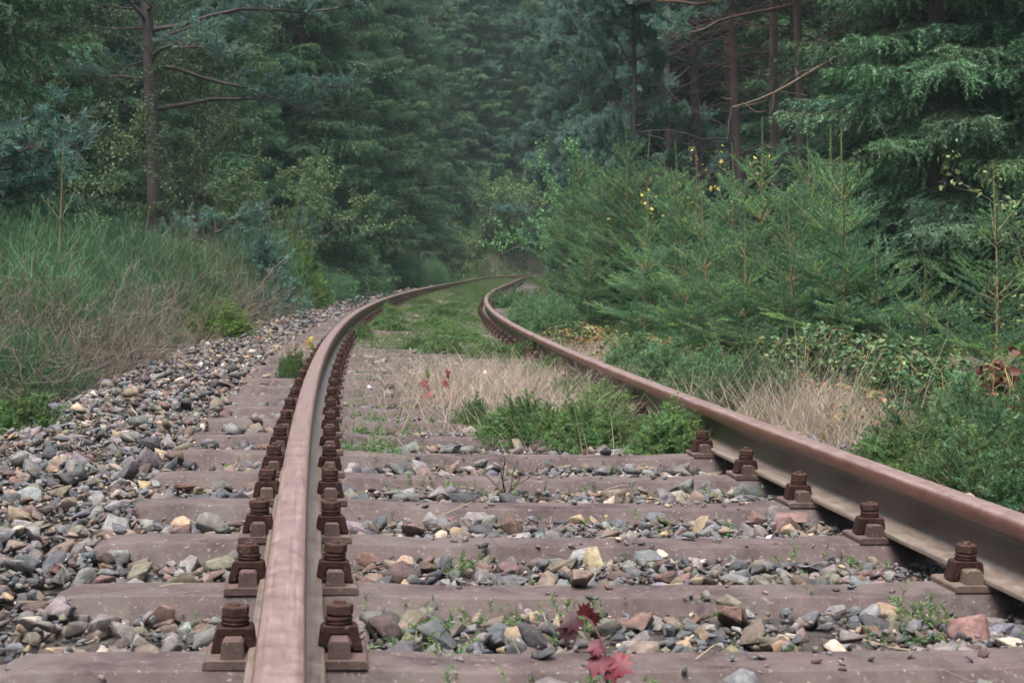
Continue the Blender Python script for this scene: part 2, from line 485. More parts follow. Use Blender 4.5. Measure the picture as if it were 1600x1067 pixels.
def prism(bm, prof, y0, y1):
    """closed outline in xz extruded along y"""
    a = [bm.verts.new((x, y0, z)) for x, z in prof]
    b = [bm.verts.new((x, y1, z)) for x, z in prof]
    n = len(prof)
    for i in range(n): bm.faces.new((a[i], a[(i + 1) % n], b[(i + 1) % n], b[i]))
    bm.faces.new(a[::-1]); bm.faces.new(b)

def sleeper_mesh():
    bm = bmesh.new()
    # trough section across the track axis: (along track y, z)
    sec = [(-.13, -.105), (-.122, -.09), (-.088, -.036), (-.0675, -.0025), (-.064, 0), (.064, 0), (.0675, -.0025), (.088, -.036), (.122, -.09), (.13, -.105)]
    st = [(-1.27, .86, -.105), (-1.245, .9, -.062), (-1.215, .95, -.018), (-1.18, .985, -.003)] + [(x, 1, 0) for x in np.linspace(-1.1, 1.1, 45)] + [(1.18, .985, -.003), (1.215, .95, -.018), (1.245, .9, -.062), (1.27, .86, -.105)]
    rows = []
    for x, w, dz in st:
        bow = .008 * float(sstep(.42, .62, abs(x)))
        rows.append([bm.verts.new((x, y * w, max(z + dz, -.106) + bow)) for y, z in sec])
    for a, b in zip(rows[:-1], rows[1:]):
        for i in range(len(sec) - 1): bm.faces.new((a[i], a[i + 1], b[i + 1], b[i]))
    bm.faces.new(rows[0]); bm.faces.new(rows[-1][::-1])
    return bm_mesh('steel_sleeper', bm, M['sleeper'], 22)

def plate_mesh():
    """ribbed plate under one rail, local x across the rail"""
    bm = bmesh.new()
    prism(bm, [(-.132, 0), (.132, 0), (.132, .009), (.129, .0125), (.123, .0135), (-.123, .0135), (-.129, .0125), (-.132, .009)], -.07, .07)
    for sg in (-1, 1):                                         # ribs either side of the rail foot
        prism(bm, [(sg * .067, .012), (sg * .105, .012), (sg * .103, .038), (sg * .099, .043), (sg * .073, .043), (sg * .069, .038)], -.060, .055)
    me = bm_mesh('base_plate', bm, M['plate'])
    return me

def clip_mesh():
    bm = bmesh.new()
    # inverted U: inner leg on the foot, outer leg on the plate
    prism(bm, [(-.041, -.026), (-.024, -.026), (-.0205, -.010), (-.020, .005), (.020, .005), (.0215, -.010), (.027, -.037), (.046, -.037),
               (.0395, -.008), (.036, .014), (.032, .019), (-.032, .019), (-.036, .014), (-.0385, -.006)], -.028, .028)
    bmesh.ops.bevel(bm, geom=[e for e in bm.edges], offset=.0022, segments=1, affect='EDGES')
    return bm_mesh('rail_clip', bm, M['clip'])

def lathe(bm, prof, n, jit=0, rot=0):
    rings = []
    for r, z in prof:
        rings.append([bm.verts.new((r * math.cos(2 * math.pi * i / n + rot), r * math.sin(2 * math.pi * i / n + rot), z + jit * i / n)) for i in range(n)])
    for a, b in zip(rings[:-1], rings[1:]):
        for i in range(n): bm.faces.new((a[i], a[(i + 1) % n], b[(i + 1) % n], b[i]))
    bm.faces.new(rings[0][::-1]); bm.faces.new(rings[-1])

def washer_mesh():
    bm = bmesh.new()
    lathe(bm, [(.019, .019), (.0255, .0195), (.027, .022), (.027, .0255), (.0245, .028), (.0245, .029), (.027, .031), (.027, .0355), (.0255, .038), (.019, .0385)], 20)
    return bm_mesh('spring_washer', bm, M['clip'], 40)
def nut_mesh():
    bm = bmesh.new()
    lathe(bm, [(.0255, .0385), (.0275, .041), (.0275, .059), (.0245, .0625)], 6, rot=.25)
    return bm_mesh('nut', bm, M['nut'])
def bolt_mesh():
    bm = bmesh.new()
    lathe(bm, [(.0115, -.02), (.0115, .0685), (.0105, .0705), (.006, .0715)], 12)
    return bm_mesh('bolt', bm, M['nut'], 40)

ME = dict(sleeper=sleeper_mesh(), plate=plate_mesh(), clip=clip_mesh(), washer=washer_mesh(), nut=nut_mesh(), bolt=bolt_mesh())
ORD = ['nearest', 'second', 'third', 'fourth', 'fifth', 'sixth', 'seventh', 'eighth', 'ninth', 'tenth', 'eleventh', 'twelfth']
def place_sleeper(k):
    s = S0 + k * SP
    rng = np.random.default_rng(900 + k)
    o = link('steel_sleeper', ME['sleeper'])
    p = T(s, 0, Z_TOP)
    o.location = p
    o.rotation_euler = (0, CANT + .003, -float(np.interp(s, _s, _th)) + rng.uniform(-.004, .004))
    if k < 12 and k >= 0:
        lab = f'{ORD[k]} rusty steel sleeper counted from the bottom edge of the picture' if k else 'rusty steel sleeper closest to the viewer, behind the red bramble leaves'
    elif k < 0: lab = 'rusty steel sleeper under the viewer, in front of the red bramble'
    elif k < 20: lab = 'rusty steel sleeper half hidden by the dry grass between the rails'
    else: lab = 'steel sleeper overgrown with green cover where the track bends away'
    tag(o, lab, 'sleeper', 'steel sleepers of the track')
    for side in (-1, 1):
        pl = link('base_plate', ME['plate'], o, (side * .751, 0, .0084))
        pl.rotation_euler.z = rng.uniform(-.02, .02)
        if k > 52: continue
        for sg in (-1, 1):
            c = link('rail_clip', ME['clip'], o, (side * .751 + sg * .0855, rng.uniform(-.008, .008), .0515))
            c.scale = (.85, .82, .74)
            c.rotation_euler = (rng.uniform(-.05, .05), rng.uniform(-.03, .03), (0 if sg > 0 else math.pi) + rng.uniform(-.12, .12))
            w = link('spring_washer', ME['washer'], c); w.rotation_euler = (rng.uniform(-.05, .05), rng.uniform(-.05, .05), 0)
            n = link('nut', ME['nut'], c, (0, 0, rng.uniform(-.002, .003))); n.rotation_euler = (rng.uniform(-.05, .05), rng.uniform(-.05, .05), rng.uniform(0, 6))
            link('bolt', ME['bolt'], c, (0, 0, rng.uniform(-.004, .003)))
for k in range(-1, 75): place_sleeper(k)

# ---------------------------------------------------------------- ballast stones
PAL = np.array([[.085, .088, .095], [.055, .056, .06], [.135, .131, .13], [.08, .06, .052], [.115, .075, .065], [.14, .11, .092],
                [.23, .175, .12], [.29, .25, .21], [.37, .35, .33], [.105, .093, .072], [.11, .103, .10], [.16, .137, .126]])
PNAME = ['slate grey', 'dark slate', 'mid grey', 'dark brown', 'reddish brown', 'light brown', 'tan', 'pale buff', 'whitish', 'olive grey', 'grey', 'pinkish grey']
PW = np.array([.18, .13, .16, .13, .055, .11, .045, .025, .004, .09, .17, .03]); PW = PW / PW.sum()

def hull_stone(seed, hi):
    rng = np.random.default_rng(seed)
    bm = bmesh.new()
    n = 11 if hi else 9
    pts = unit(rng.normal(size=(n, 3))) * rng.uniform(.8, 1.12, (n, 1)) * np.array([1.0, rng.uniform(.55, .9), rng.uniform(.36, .62)])
    for p in pts: bm.verts.new(p)
    r = bmesh.ops.convex_hull(bm, input=list(bm.verts))
    bmesh.ops.delete(bm, geom=list({g for g in r['geom_interior'] + r['geom_unused'] if isinstance(g, bmesh.types.BMVert) and g.is_valid}), context='VERTS')
    if hi:
        bmesh.ops.bevel(bm, geom=list(bm.edges), offset=.045, segments=1, affect='EDGES', clamp_overlap=True)
        bmesh.ops.triangulate(bm, faces=bm.faces)
        if hi > 1:
            bmesh.ops.subdivide_edges(bm, edges=list(bm.edges), cuts=1, use_grid_fill=True, smooth=0.0)
            for v in bm.verts: v.co *= 1 + rng.normal() * .026
    bmesh.ops.triangulate(bm, faces=bm.faces)
    bmesh.ops.recalc_face_normals(bm, faces=bm.faces)
    bm.verts.index_update()
    V = np.array([v.co[:] for v in bm.verts]); F = np.array([[v.index for v in f.verts] for f in bm.faces])
    bm.free()
    return V, F
LOW = [hull_stone(100 + i, 0) for i in range(16)]
MID = [hull_stone(200 + i, 1) for i in range(20)]
HIGH = [hull_stone(300 + i, 2) for i in range(24)]

def rotmats(rng, n, flat=.45):
    a = rng.uniform(0, 2 * math.pi, n); b = rng.normal(0, flat, n); c = rng.normal(0, flat, n)
    def rz(t): 
        m = np.zeros((n, 3, 3)); m[:, 0, 0] = np.cos(t); m[:, 0, 1] = -np.sin(t); m[:, 1, 0] = np.sin(t); m[:, 1, 1] = np.cos(t); m[:, 2, 2] = 1; return m
    def rx(t):
        m = np.zeros((n, 3, 3)); m[:, 1, 1] = np.cos(t); m[:, 1, 2] = -np.sin(t); m[:, 2, 1] = np.sin(t); m[:, 2, 2] = np.cos(t); m[:, 0, 0] = 1; return m
    def ry(t):
        m = np.zeros((n, 3, 3)); m[:, 0, 0] = np.cos(t); m[:, 0, 2] = np.sin(t); m[:, 2, 0] = -np.sin(t); m[:, 2, 2] = np.cos(t); m[:, 1, 1] = 1; return m
    return rz(a) @ rx(b) @ ry(c)

rs = np.random.default_rng(42)
def sample(s0, s1, u0, u1, dens):
    n = int((s1 - s0) * (u1 - u0) * dens)
    return rs.uniform(s0, s1, n), rs.uniform(u0, u1, n)
parts = [sample(1.6, 5.5, -2.9, 2.0, 960), sample(5.5, 9, -2.9, 1.9, 620), sample(9, 16, -2.9, 1.0, 400), sample(1.8, 5.2, -2.4, 1.4, 900), sample(5.2, 8, -2.4, .6, 500), sample(16, 30, -2.8, 1.0, 170), sample(30, 55, -2.7, 1.0, 70)]
ss = np.concatenate([p[0] for p in parts]); uu = np.concatenate([p[1] for p in parts])
rad = np.exp(rs.normal(math.log(.0195), .44, len(ss)))
fine = np.arange(len(ss)) >= sum(len(p[0]) for p in parts[:3]); fine &= np.arange(len(ss)) < sum(len(p[0]) for p in parts[:5])
rad = np.clip(rad, .011, .056) * np.where(ss > 16, 1.25, 1.0)
rad = np.where(fine, rs.uniform(.005, .0125, len(ss)), rad)
ph = (ss - S0) / SP; dsl = np.abs(ph - np.round(ph)) * SP           # distance to the nearest sleeper axis
on_sl = (dsl < .085 + rad * .8) & (np.abs(uu) < 1.10)
rail_d = np.minimum(np.abs(uu - .751), np.abs(uu + .751))
keep = ~on_sl | ((rs.random(len(ss)) < np.where(rad < .014, .10, .015)) & (rail_d > .22) & (np.abs(uu) > .0)) | (on_sl & (dsl > .1) & (rs.random(len(ss)) < .2) & (rail_d > .2))
keep &= ~((rail_d < .10) & (rad > .02))
keep &= ~((rail_d < .19) & (dsl < .12))
ss, uu, rad, dsl, rail_d, on_sl, fine = (a[keep] for a in (ss, uu, rad, dsl, rail_d, on_sl, fine))
bedz = np.interp(uu, [-2.95, -2.8, -1.98, -1.4, 1.4, 1.8, 2.1], [-.91, -.82, -.245, -.216, -.216, -.235, -.30])
lift = np.where(fine, rs.uniform(0, .02, len(ss)), rad * rs.uniform(.0, .6, len(ss))) + 0 + rs.uniform(0, .013, len(ss)) + np.where(uu < -1.17, rs.uniform(0, .034, len(ss)), 0)
lift = np.where(rail_d < .12, np.minimum(lift, .012), lift)
zz = bedz + lift
zz = np.where(on_sl & (dsl < .1), Z_TOP + rad * .42, np.where(on_sl, np.maximum(zz, Z_TOP - .03 + rad * .3), zz))
pos = T(ss, uu, zz)
kidx = rs.choice(len(PAL), len(ss), p=PW)
tint = 1.34 * PAL[kidx] * rs.uniform(.8, 1.2, (len(ss), 1)) * (1 + rs.normal(0, .04, (len(ss), 3)))
rot = rotmats(rs, len(ss))
# projected size decides which ones are built singly
dpt = pos[:, 1]; ppx = 800 + 2533 * pos[:, 0] / dpt; ppy = 416.7 + 2533 * (CAM_Z - pos[:, 2]) / dpt
vis = (ppx > 5) & (ppx < 1595) & (ppy < 1060) & (ppy > 400)
vis &= lift > rad * .18
left_hidden = (np.abs(uu + .751) < .11) | ((uu > .64) & (uu < 2.2) )
score = np.where(vis & ~left_hidden, rad / dpt, 0)
score = np.where(fine, 0, score)
single = np.zeros(len(ss), bool); single[np.argsort(-score)[:290]] = True

def merge_stones(idx, lib):
    mb = MB()
    var = rs.integers(0, len(lib), len(idx))
    for v in range(len(lib)):
        ii = idx[var == v]
        if not len(ii): continue
        V, F = lib[v]
        W = np.einsum('nij,kj->nki', rot[ii], V) * rad[ii][:, None, None] * 1.12 + pos[ii][:, None]
        FF = (F[None] + (np.arange(len(ii)) * len(V))[:, None, None]).reshape(-1, 3)
        mb.add(W.reshape(-1, 3), FF, np.repeat(tint[ii], len(V), 0))
    return mb
mb = MB()
for cond, lib in ((~single & (ss < 5.5) & (rad > .0126), MID), (~single & ((ss >= 5.5) | (rad <= .0126)), LOW)):
    m2 = merge_stones(np.nonzero(cond)[0], lib)
    for V, F, t in zip(m2.V, m2.F, m2.T): pass
    mb.V += m2.V; mb.T += m2.T; mb.F += [f + mb.n for f in m2.F]; mb.n += m2.n
tag(link('gravel', mb.mesh('gravel', M['stone'])), 'grey and brown ballast gravel filling the track bed and its sloping shoulder', 'gravel', kind='stuff')
GAP = ['in the gap in front of the nearest whole sleeper', 'in the first gap behind the nearest sleeper', 'in the second gap behind the nearest sleeper',
       'in the third gap behind the nearest sleeper', 'in the fourth gap behind the nearest sleeper', 'in the fifth gap behind the nearest sleeper', 'in a gap further along the track']
for i in np.nonzero(single)[0]:
    V, F = HIGH[int(rs.integers(0, len(HIGH)))]
    m1 = MB(); m1.add((V * rad[i] * 1.12) @ rot[i].T, F, tint[i])
    o = link('ballast_stone', m1.mesh('ballast_stone', M['stone']), None, pos[i])
    g = int(np.clip(math.floor((ss[i] - S0) / SP) + 1, 0, 6))
    col = PNAME[kidx[i]]
    if on_sl[i]: lab = f'{col} stone resting against or on top of a rusty sleeper'
    elif uu[i] < -1.27: lab = f'{col} stone on the ballast shoulder beyond the sleeper ends'
    elif uu[i] < -.751: lab = f'{col} stone outside the bolted rail, {GAP[g]}'
    else: lab = f'{col} stone between the rails, {GAP[g]}'
    tag(o, lab, 'stone', 'loose ballast stones of the track bed')

# ---------------------------------------------------------------- conifer builders
def spruce(seed, H, Rad, h0=.4, nd=115, zfull=11, nl=.05, nw=.0135, droop=.35):
    """full grown spruce: trunk mesh with limbs, crown mesh of hanging needle sprays"""
    rng = np.random.default_rng(seed)
    wd, cr = MB(), MB()
    zz = np.linspace(0, H, 14)
    P = np.stack([.05 * np.sin(zz * .4 + seed), .05 * np.cos(zz * .33 + seed), zz], 1)
    polytube(wd, P, np.interp(zz, [0, .5, H], [H * .0085 + .02, H * .0075, .01]), 9)
    z = h0
    while z < H - .3:
        f = (z - h0) / (H - h0)
        coarse = z > zfull
        nb = int(rng.integers(7, 10)) if not coarse else 5
        for b in range(nb):
            az = rng.uniform(0, 2 * math.pi)
            L = Rad * (1 - f) ** .72 * rng.uniform(.68, 1.12) * (.8 + .2 * min(1, (z - h0) / 1.5 + .4))
            if L < .15: continue
            d = np.array([math.cos(az), math.sin(az), 0.]); sd = np.array([-d[1], d[0], 0])
            dr = droop * rng.uniform(.5, 1.25) * (1 - .8 * f); zb = z + rng.uniform(-.12, .12)
            def pt(t):
                t = np.asarray(t)[:, None]
                return np.array([0, 0, zb]) + d * L * t + sd * L * .06 * np.sin(3 * t + az) + np.array([0, 0, 1.]) * L * (-dr * t ** 1.15 * 1.5 + dr * .75 * t ** 3 + .15 * f * t)
            tt = np.linspace(0, 1, 6); Q = pt(tt)
            rr = np.interp(tt, [0, 1], [.006 + .009 * L, .003])
            tubes(wd, Q[:-1], Q[1:], rr[:-1], rr[1:], 3)
            n = max(3, int(L / (.068 if not coarse else .2)))
            tw = np.linspace(.14 if L > 1 else .05, 1, n); tw = np.repeat(tw, 2) + rng.uniform(-.02, .02, 2 * n)
            tw = np.clip(tw, 0, 1)
            sg = np.tile([1., -1.], n)
            B = pt(tw)
            l = np.minimum(.62, (.42 * L * (1 - tw) ** .8 + .13)) * rng.uniform(.7, 1.2, 2 * n)
            an = np.radians(rng.uniform(38, 68, 2 * n))
            hd = d[None] * np.cos(an)[:, None] + sd[None] * (np.sin(an) * sg)[:, None]
            hd = hd + np.array([0, 0, 1.]) * rng.uniform(-.62, -.05, (2 * n, 1))
            E = B + unit(hd) * l[:, None]
            mid = (B + E) / 2 + np.array([0, 0, .04]) * l[:, None]
            bright = rng.uniform(.8, 1.2) * np.array([rng.uniform(.85, 1.2), 1, rng.uniform(.8, 1.15)])
            tin = bright * np.where(rng.random((2 * n, 1)) < .22, 1.75, 1.0)
            dn, a_, w_ = (nd, nl, nw) if not coarse else (nd * .4, nl * 1.7, nw * 1.9)
            needles(cr, B, mid, dn, a_, w_, rng, (30, 65), tin)
            needles(cr, mid, E, dn, a_, w_, rng, (25, 60), tin * 1.08)
            needles(cr, Q[2:-1], Q[3:], dn, a_, w_, rng, (30, 60), bright)
            if not coarse:                                    # hanging second-order twigs
                pick = rng.random(2 * n) < .9
                Bm = (B + (E - B) * rng.uniform(.3, .8, (2 * n, 1)))[pick]
                ll = l[pick] * rng.uniform(.35, .65, pick.sum())
                hd2 = hd[pick] * .35 + d * .3 + rng.normal(0, .25, (pick.sum(), 3)) + np.array([0, 0, -.85])
                needles(cr, Bm, Bm + unit(hd2) * ll[:, None], dn, a_, w_, rng, (25, 55), tin[pick] * .95)
        z += rng.uniform(.3, .44) * (1 if not coarse else 1.7)
    return wd.mesh('spruce_trunk', M['bark']), cr.mesh('spruce_crown', M['spruce'])

def young_spruce(seed, H, Rad, lead=.45, dens=820, nl=.0165, nw=.003, mat='spruce_young', lean=0, bushy=1.0):
    rng = np.random.default_rng(seed)
    wd, cr = MB(), MB()
    top = np.array([lean * H, rng.normal(0, .02), H])
    def stem(z): return np.array([lean * z * z / H + .018 * math.sin(z * 2.3 + seed * 1.7), .022 * math.sin(z * 3 + seed), z])
    zz = np.linspace(0, H, 9); P = np.array([stem(z) for z in zz])
    polytube(wd, P, np.interp(zz, [0, H - lead, H], [.004 + .005 * H, .0045, .002]), 6)
    S0_, S1_, TT = [], [], []
    def add(a, b, t): S0_.append(a); S1_.append(b); TT.append(t)
    new = np.array([2.0, 1.75, 1.15])
    n_l = 7
    for i in range(n_l):                                     # leader shoot
        za, zb = H - lead * (1 - i / n_l), H - lead * (1 - (i + 1) / n_l)
        add(stem(za), stem(zb), np.array([1.25, 1.1, .8])); add(stem(za), stem(zb), np.array([1.15, 1.1, .8]))
    z, i = H - lead, 0
    while z > .04:
        fr = (H - z) / H
        L0 = min(Rad, .10 + .62 * lead * (.75 + .75 * i)) if i else lead * .58
        L0 = min(L0, Rad * (.35 + .9 * fr))
        nb = int(rng.integers(5, 8) * bushy) + (3 if i > 1 else 0)
        el0 = np.interp(fr, [0.1, .35, .7, 1], [62, 42, 22, 6])
        for b in range(nb):
            az = 2 * math.pi * (b + rng.uniform(-.3, .3)) / nb + i
            L = L0 * rng.uniform(.72, 1.12); el = math.radians(el0 + rng.uniform(-9, 9))
            base = stem(max(0.02, z + rng.uniform(-.05, .05)))
            d = np.array([math.cos(az) * math.cos(el), math.sin(az) * math.cos(el), math.sin(el)])
            sd = np.array([-math.sin(az), math.cos(az), 0]); up = np.cross(sd, d) * -1
            tt = np.linspace(0, 1, 5)
            Q = base + d * (L * tt)[:, None] + np.array([0, 0, 1.]) * (L * (.14 * tt ** 2.2 - .05 * tt))[:, None]
            rr = np.interp(tt, [0, 1], [.003 + .004 * L, .0016])
            tubes(wd, Q[:-1], Q[1:], rr[:-1], rr[1:], 3)
            hue = np.array([rng.uniform(.85, 1.15), 1, rng.uniform(.85, 1.15)]) * rng.uniform(.85, 1.15)
            for a, b_ in zip(Q[:-1], Q[1:]): add(a, b_, hue)
            ns = int(L / .032)
            for q in range(ns):
                t = .16 + .82 * (q + rng.random()) / max(ns, 1)
                bp = base + d * L * t + np.array([0, 0, 1.]) * L * (.14 * t ** 2.2 - .05 * t)
                sg = 1 if q % 2 else -1
                l = (.34 * L * (1 - t) + .055) * rng.uniform(.7, 1.2)
                a = math.radians(rng.uniform(38, 58))
                hd = d * math.cos(a) + sd * sg * math.sin(a) + np.array([0, 0, rng.uniform(-.12, .25)])
                ep = bp + unit(hd) * l
                c = hue * (new if rng.random() < .24 else 1)
                add(bp, ep, c)
                if l > .11:
                    for w in range(int(l / .05)):
                        t2 = rng.uniform(.25, .9); s2 = 1 if w % 2 else -1
                        h2 = hd * .8 + d * .5 + np.cross(hd, np.array([0, 0, 1.])) * s2 * .55 + np.array([0, 0, rng.uniform(-.1, .3)])
                        b2 = bp + (ep - bp) * t2
                        add(b2, b2 + unit(h2) * l * .42 * rng.uniform(.7, 1.2), c * 1.05)
        # shoots on the stem between the whorls
        for _ in range(int(16 * bushy) if i else 4):
            zz_ = z - rng.uniform(.03, .26)
            if zz_ < .03: continue
            az = rng.uniform(0, 6.28); el = math.radians(rng.uniform(10, 45)); l = L0 * rng.uniform(.25, .75)
            d = np.array([math.cos(az) * math.cos(el), math.sin(az) * math.cos(el), math.sin(el)])
            b0 = stem(zz_); add(b0, b0 + d * l, np.ones(3))
            sd = np.array([-math.sin(az), math.cos(az), 0])
            for q in range(int(l / .035)):
                t = rng.uniform(.15, .95); h2 = d * .8 + sd * (1 if q % 2 else -1) * .7 + np.array([0, 0, rng.uniform(-.1, .3)])
                add(b0 + d * l * t, b0 + d * l * t + unit(h2) * (.05 + .3 * l * (1 - t)), np.array([rng.uniform(.85, 1.15), 1, .95]) * rng.uniform(.85, 1.2))
        z -= rng.uniform(.24, .34) * (lead / .45) ** .5; i += 1
    needles(cr, np.array(S0_), np.array(S1_), dens, nl, nw, rng, (28, 62), np.array(TT))
    return wd.mesh('young_spruce_stem', M['stem']), cr.mesh('young_spruce_needles', M[mat])

def low_conifer(seed, Rad, H, n=260, dens=1000, nl=.0135, nw=.0024, mat='spruce_low'):
    """cushion of short crowded spruce shoots"""
    rng = np.random.default_rng(seed)
    wd, cr = MB(), MB()
    az = rng.uniform(0, 6.283, n); r = Rad * np.sqrt(rng.random(n))
    lump = 1 + .22 * np.sin(az * 3 + seed) + .15 * np.sin(az * 5 + 2 * seed)
    B = np.stack([np.cos(az) * r * .35, np.sin(az) * r * .35, np.full(n, .01)], 1)
    hh = H * np.sqrt(np.maximum(.06, 1 - (r / Rad) ** 2)) * rng.uniform(.55, 1.08, n) * lump
    E = np.stack([np.cos(az) * r * lump, np.sin(az) * r * lump, hh], 1)
    A = B + (E - B) * .3
    tubes(wd, B, A, .003, .0025, 3); tubes(wd, A, E, .0025, .0012, 3)
    hue = np.stack([rng.uniform(.8, 1.25, n), np.ones(n), rng.uniform(.75, 1.1, n)], 1) * rng.uniform(.8, 1.2, (n, 1))
    D = unit(E - B)
    S0_ = [B + (E - B) * .6]; S1_ = [E]; TT = [hue]
    for k in range(11):
        t = rng.uniform(.45, 1.0, (n, 1)); b = B + (E - B) * t
        d = unit(D * .6 + rng.normal(0, 1.0, (n, 3)) * np.array([1, 1, .55]) + np.array([0, 0, .1]))
        S0_.append(b); S1_.append(b + d * rng.uniform(.025, .065, (n, 1)) * (.6 + Rad)); TT.append(hue * rng.choice([.8, 1.1, 1.65], (n, 1)) * np.array([1.05, 1, .95]))
    needles(cr, np.concatenate(S0_), np.concatenate(S1_), dens, nl, nw, rng, (25, 60), np.concatenate(TT))
    return wd.mesh('low_spruce_twigs', M['stem']), cr.mesh('low_spruce_needles', M[mat])

def crook(p, d, L, k, rng, bend=.25, sag=0.):
    """a crooked limb as a polyline"""
    Q = [np.array(p, float)]; d = np.array(d, float)
    for i in range(k):
        d = unit(d + rng.normal(0, bend, 3) + np.array([0, 0, sag]))
        Q.append(Q[-1] + d * L / k)
    return np.array(Q)

def pine(seed, H, zc, rbase, reach=3.2, dead=10, lean=(0, 0), bark='pine_bark', tufts=1.0, nl=.075, live_low=()):
    """scots pine: clear trunk with bare dead limbs, bluish tufted crown above zc"""
    rng = np.random.default_rng(seed)
    wd, cr = MB(), MB()
    zz = np.linspace(0, H, 16)
    def ctr(z): return np.stack([lean[0] * z + .06 * np.sin(z * .5 + seed), lean[1] * z + .05 * np.cos(z * .45), z], -1)
    rt = lambda z: np.interp(z, [0, .4, H * .6, H], [rbase * 1.15, rbase, rbase * .62, .02])
    polytube(wd, ctr(zz), rt(zz), 10)
    for i in range(dead):                                     # bare dead limbs
        z = rng.uniform(.9, zc + 1.5); az = rng.uniform(0, 6.283)
        Q = crook(ctr(np.array(z)), (math.cos(az), math.sin(az), rng.uniform(-.1, .3)), rng.uniform(.5, 1.8), 6, rng, .22, -.03)
        rr = np.linspace(.016, .004, 7) * rng.uniform(.6, 1.1)
        tubes(wd, Q[:-1], Q[1:], rr[:-1], rr[1:], 4, (.75, .7, .7))
        for j in range(5):
            q = Q[rng.integers(2, 6)]
            Q2 = crook(q, (math.cos(az + rng.normal()), math.sin(az + rng.normal()), rng.normal(0, .3)), rng.uniform(.2, .6), 3, rng, .3)
            tubes(wd, Q2[:-1], Q2[1:], .004, .002, 3, (.75, .7, .7))
    limbs = [(z, rng.uniform(0, 6.283), None) for z in np.arange(zc, H - .2, .2)]
    limbs += [(z, a, L) for z, a, L in live_low]
    for z, az, L in limbs:
        f = np.clip((z - zc) / (H - zc), 0, 1)
        if L is None: L = reach * (1 - f) ** .6 * rng.uniform(.55, 1.1)
        hi = z > 10.5
        Q = crook(ctr(np.array(z)), (math.cos(az), math.sin(az), rng.uniform(-.05, .25) + .5 * f), L, 7, rng, .16, .02)
        rr = np.linspace(.02 + .006 * L, .006, 8)
        tubes(wd, Q[:-1], Q[1:], rr[:-1], rr[1:], 4)
        nsub = int((9 + 5 * L) * (1 if not hi else .5))
        for j in range(nsub):
            t = rng.uniform(.3, 1.0) ** .8; q = Q[0] + 0; k = min(6, int(t * 7)); q = Q[k] + (Q[k + 1] - Q[k]) * (t * 7 - k)
            a2 = az + rng.normal(0, .8)
            sl = rng.uniform(.3, .8) * (.5 + .5 * (1 - t) + .2)
            Q2 = crook(q, (math.cos(a2), math.sin(a2), rng.uniform(-.1, .5)), sl, 3, rng, .25, .05)
            tubes(wd, Q2[:-1], Q2[1:], .006, .003, 3)
            hue = np.array([rng.uniform(.8, 1.2), 1, rng.uniform(.85, 1.2)]) * rng.uniform(.8, 1.25)
            m = int(rng.integers(5, 9) * tufts)
            b = Q2[1] + (Q2[3] - Q2[1]) * rng.random((m, 1)) + rng.normal(0, .03, (m, 3))
            e = b + unit(rng.normal(0, .8, (m, 3)) + unit(Q2[3] - Q2[0]) * .8 + np.array([0, 0, .6])) * rng.uniform(.08, .17, (m, 1))
            needles(cr, b, e, 330 if not hi else 120, nl if not hi else nl * 1.4, .0095 if not hi else .02, rng, (20, 65), hue, .3)
    return wd.mesh('pine_trunk', M[bark]), cr.mesh('pine_crown', M['pine'])

def leafy(seed, H, spread, n_stem, size, nleaf, barkm='birch_bark', matn='leaf', cols=None, z0=.3, up=.5, rs_=.02):
    """broadleaved tree or shrub: forking stems and many small leaves"""
    rng = np.random.default_rng(seed)
    wd, cr = MB(), MB()
    ends = []
    def grow(p, d, L, r, dep):
        Q = crook(p, d, L, 4, rng, .16, .03)
        rr = np.linspace(r, r * .55, 5)
        tubes(wd, Q[:-1], Q[1:], rr[:-1], rr[1:], 5 if r > .015 else 3)
        if dep == 0:
            ends.append(Q); return
        for k in range(int(rng.integers(3, 6))):
            q = Q[rng.integers(1, 5)]
            d2 = unit(unit(Q[-1] - Q[0]) * up + rng.normal(0, .55, 3) + np.array([0, 0, .12]))
            grow(q, d2, L * rng.uniform(.45, .75), r * .5, dep - 1)
        if dep == 1: ends.append(Q)
    for k in range(n_stem):
        az = rng.uniform(0, 6.283)
        grow(np.array([rng.normal(0, .03), rng.normal(0, .03), 0]), (math.cos(az) * spread, math.sin(az) * spread, 1.), H * rng.uniform(.6, .75), rs_, 3)
    per = max(1, nleaf // len(ends))
    Ps, Ds, Ts = [], [], []
    for Q in ends:
        t = rng.random((per, 1)); seg = rng.integers(0, len(Q) - 1, per)
        P = Q[seg] + (Q[seg + 1] - Q[seg]) * t + rng.normal(0, .035, (per, 3)) * (H / 3) ** .5
        Ps.append(P); Ds.append(unit(rng.normal(0, 1, (per, 3)) + np.array([0, 0, -.35])))
        if cols is None: c = np.stack([rng.uniform(.7, 1.4, per), np.ones(per), rng.uniform(.7, 1.1, per)], 1) * rng.uniform(.7, 1.3, (per, 1))
        else: c = np.array(cols)[rng.integers(0, len(cols), per)] * rng.uniform(.75, 1.25, (per, 1))
        Ts.append(c)
    P = np.concatenate(Ps); ok = P[:, 2] > z0
    leaves(cr, P[ok], np.concatenate(Ds)[ok], size, rng, np.concatenate(Ts)[ok])
    return wd.mesh('stems', M[barkm]), cr.mesh('leaf_crown', M[matn])

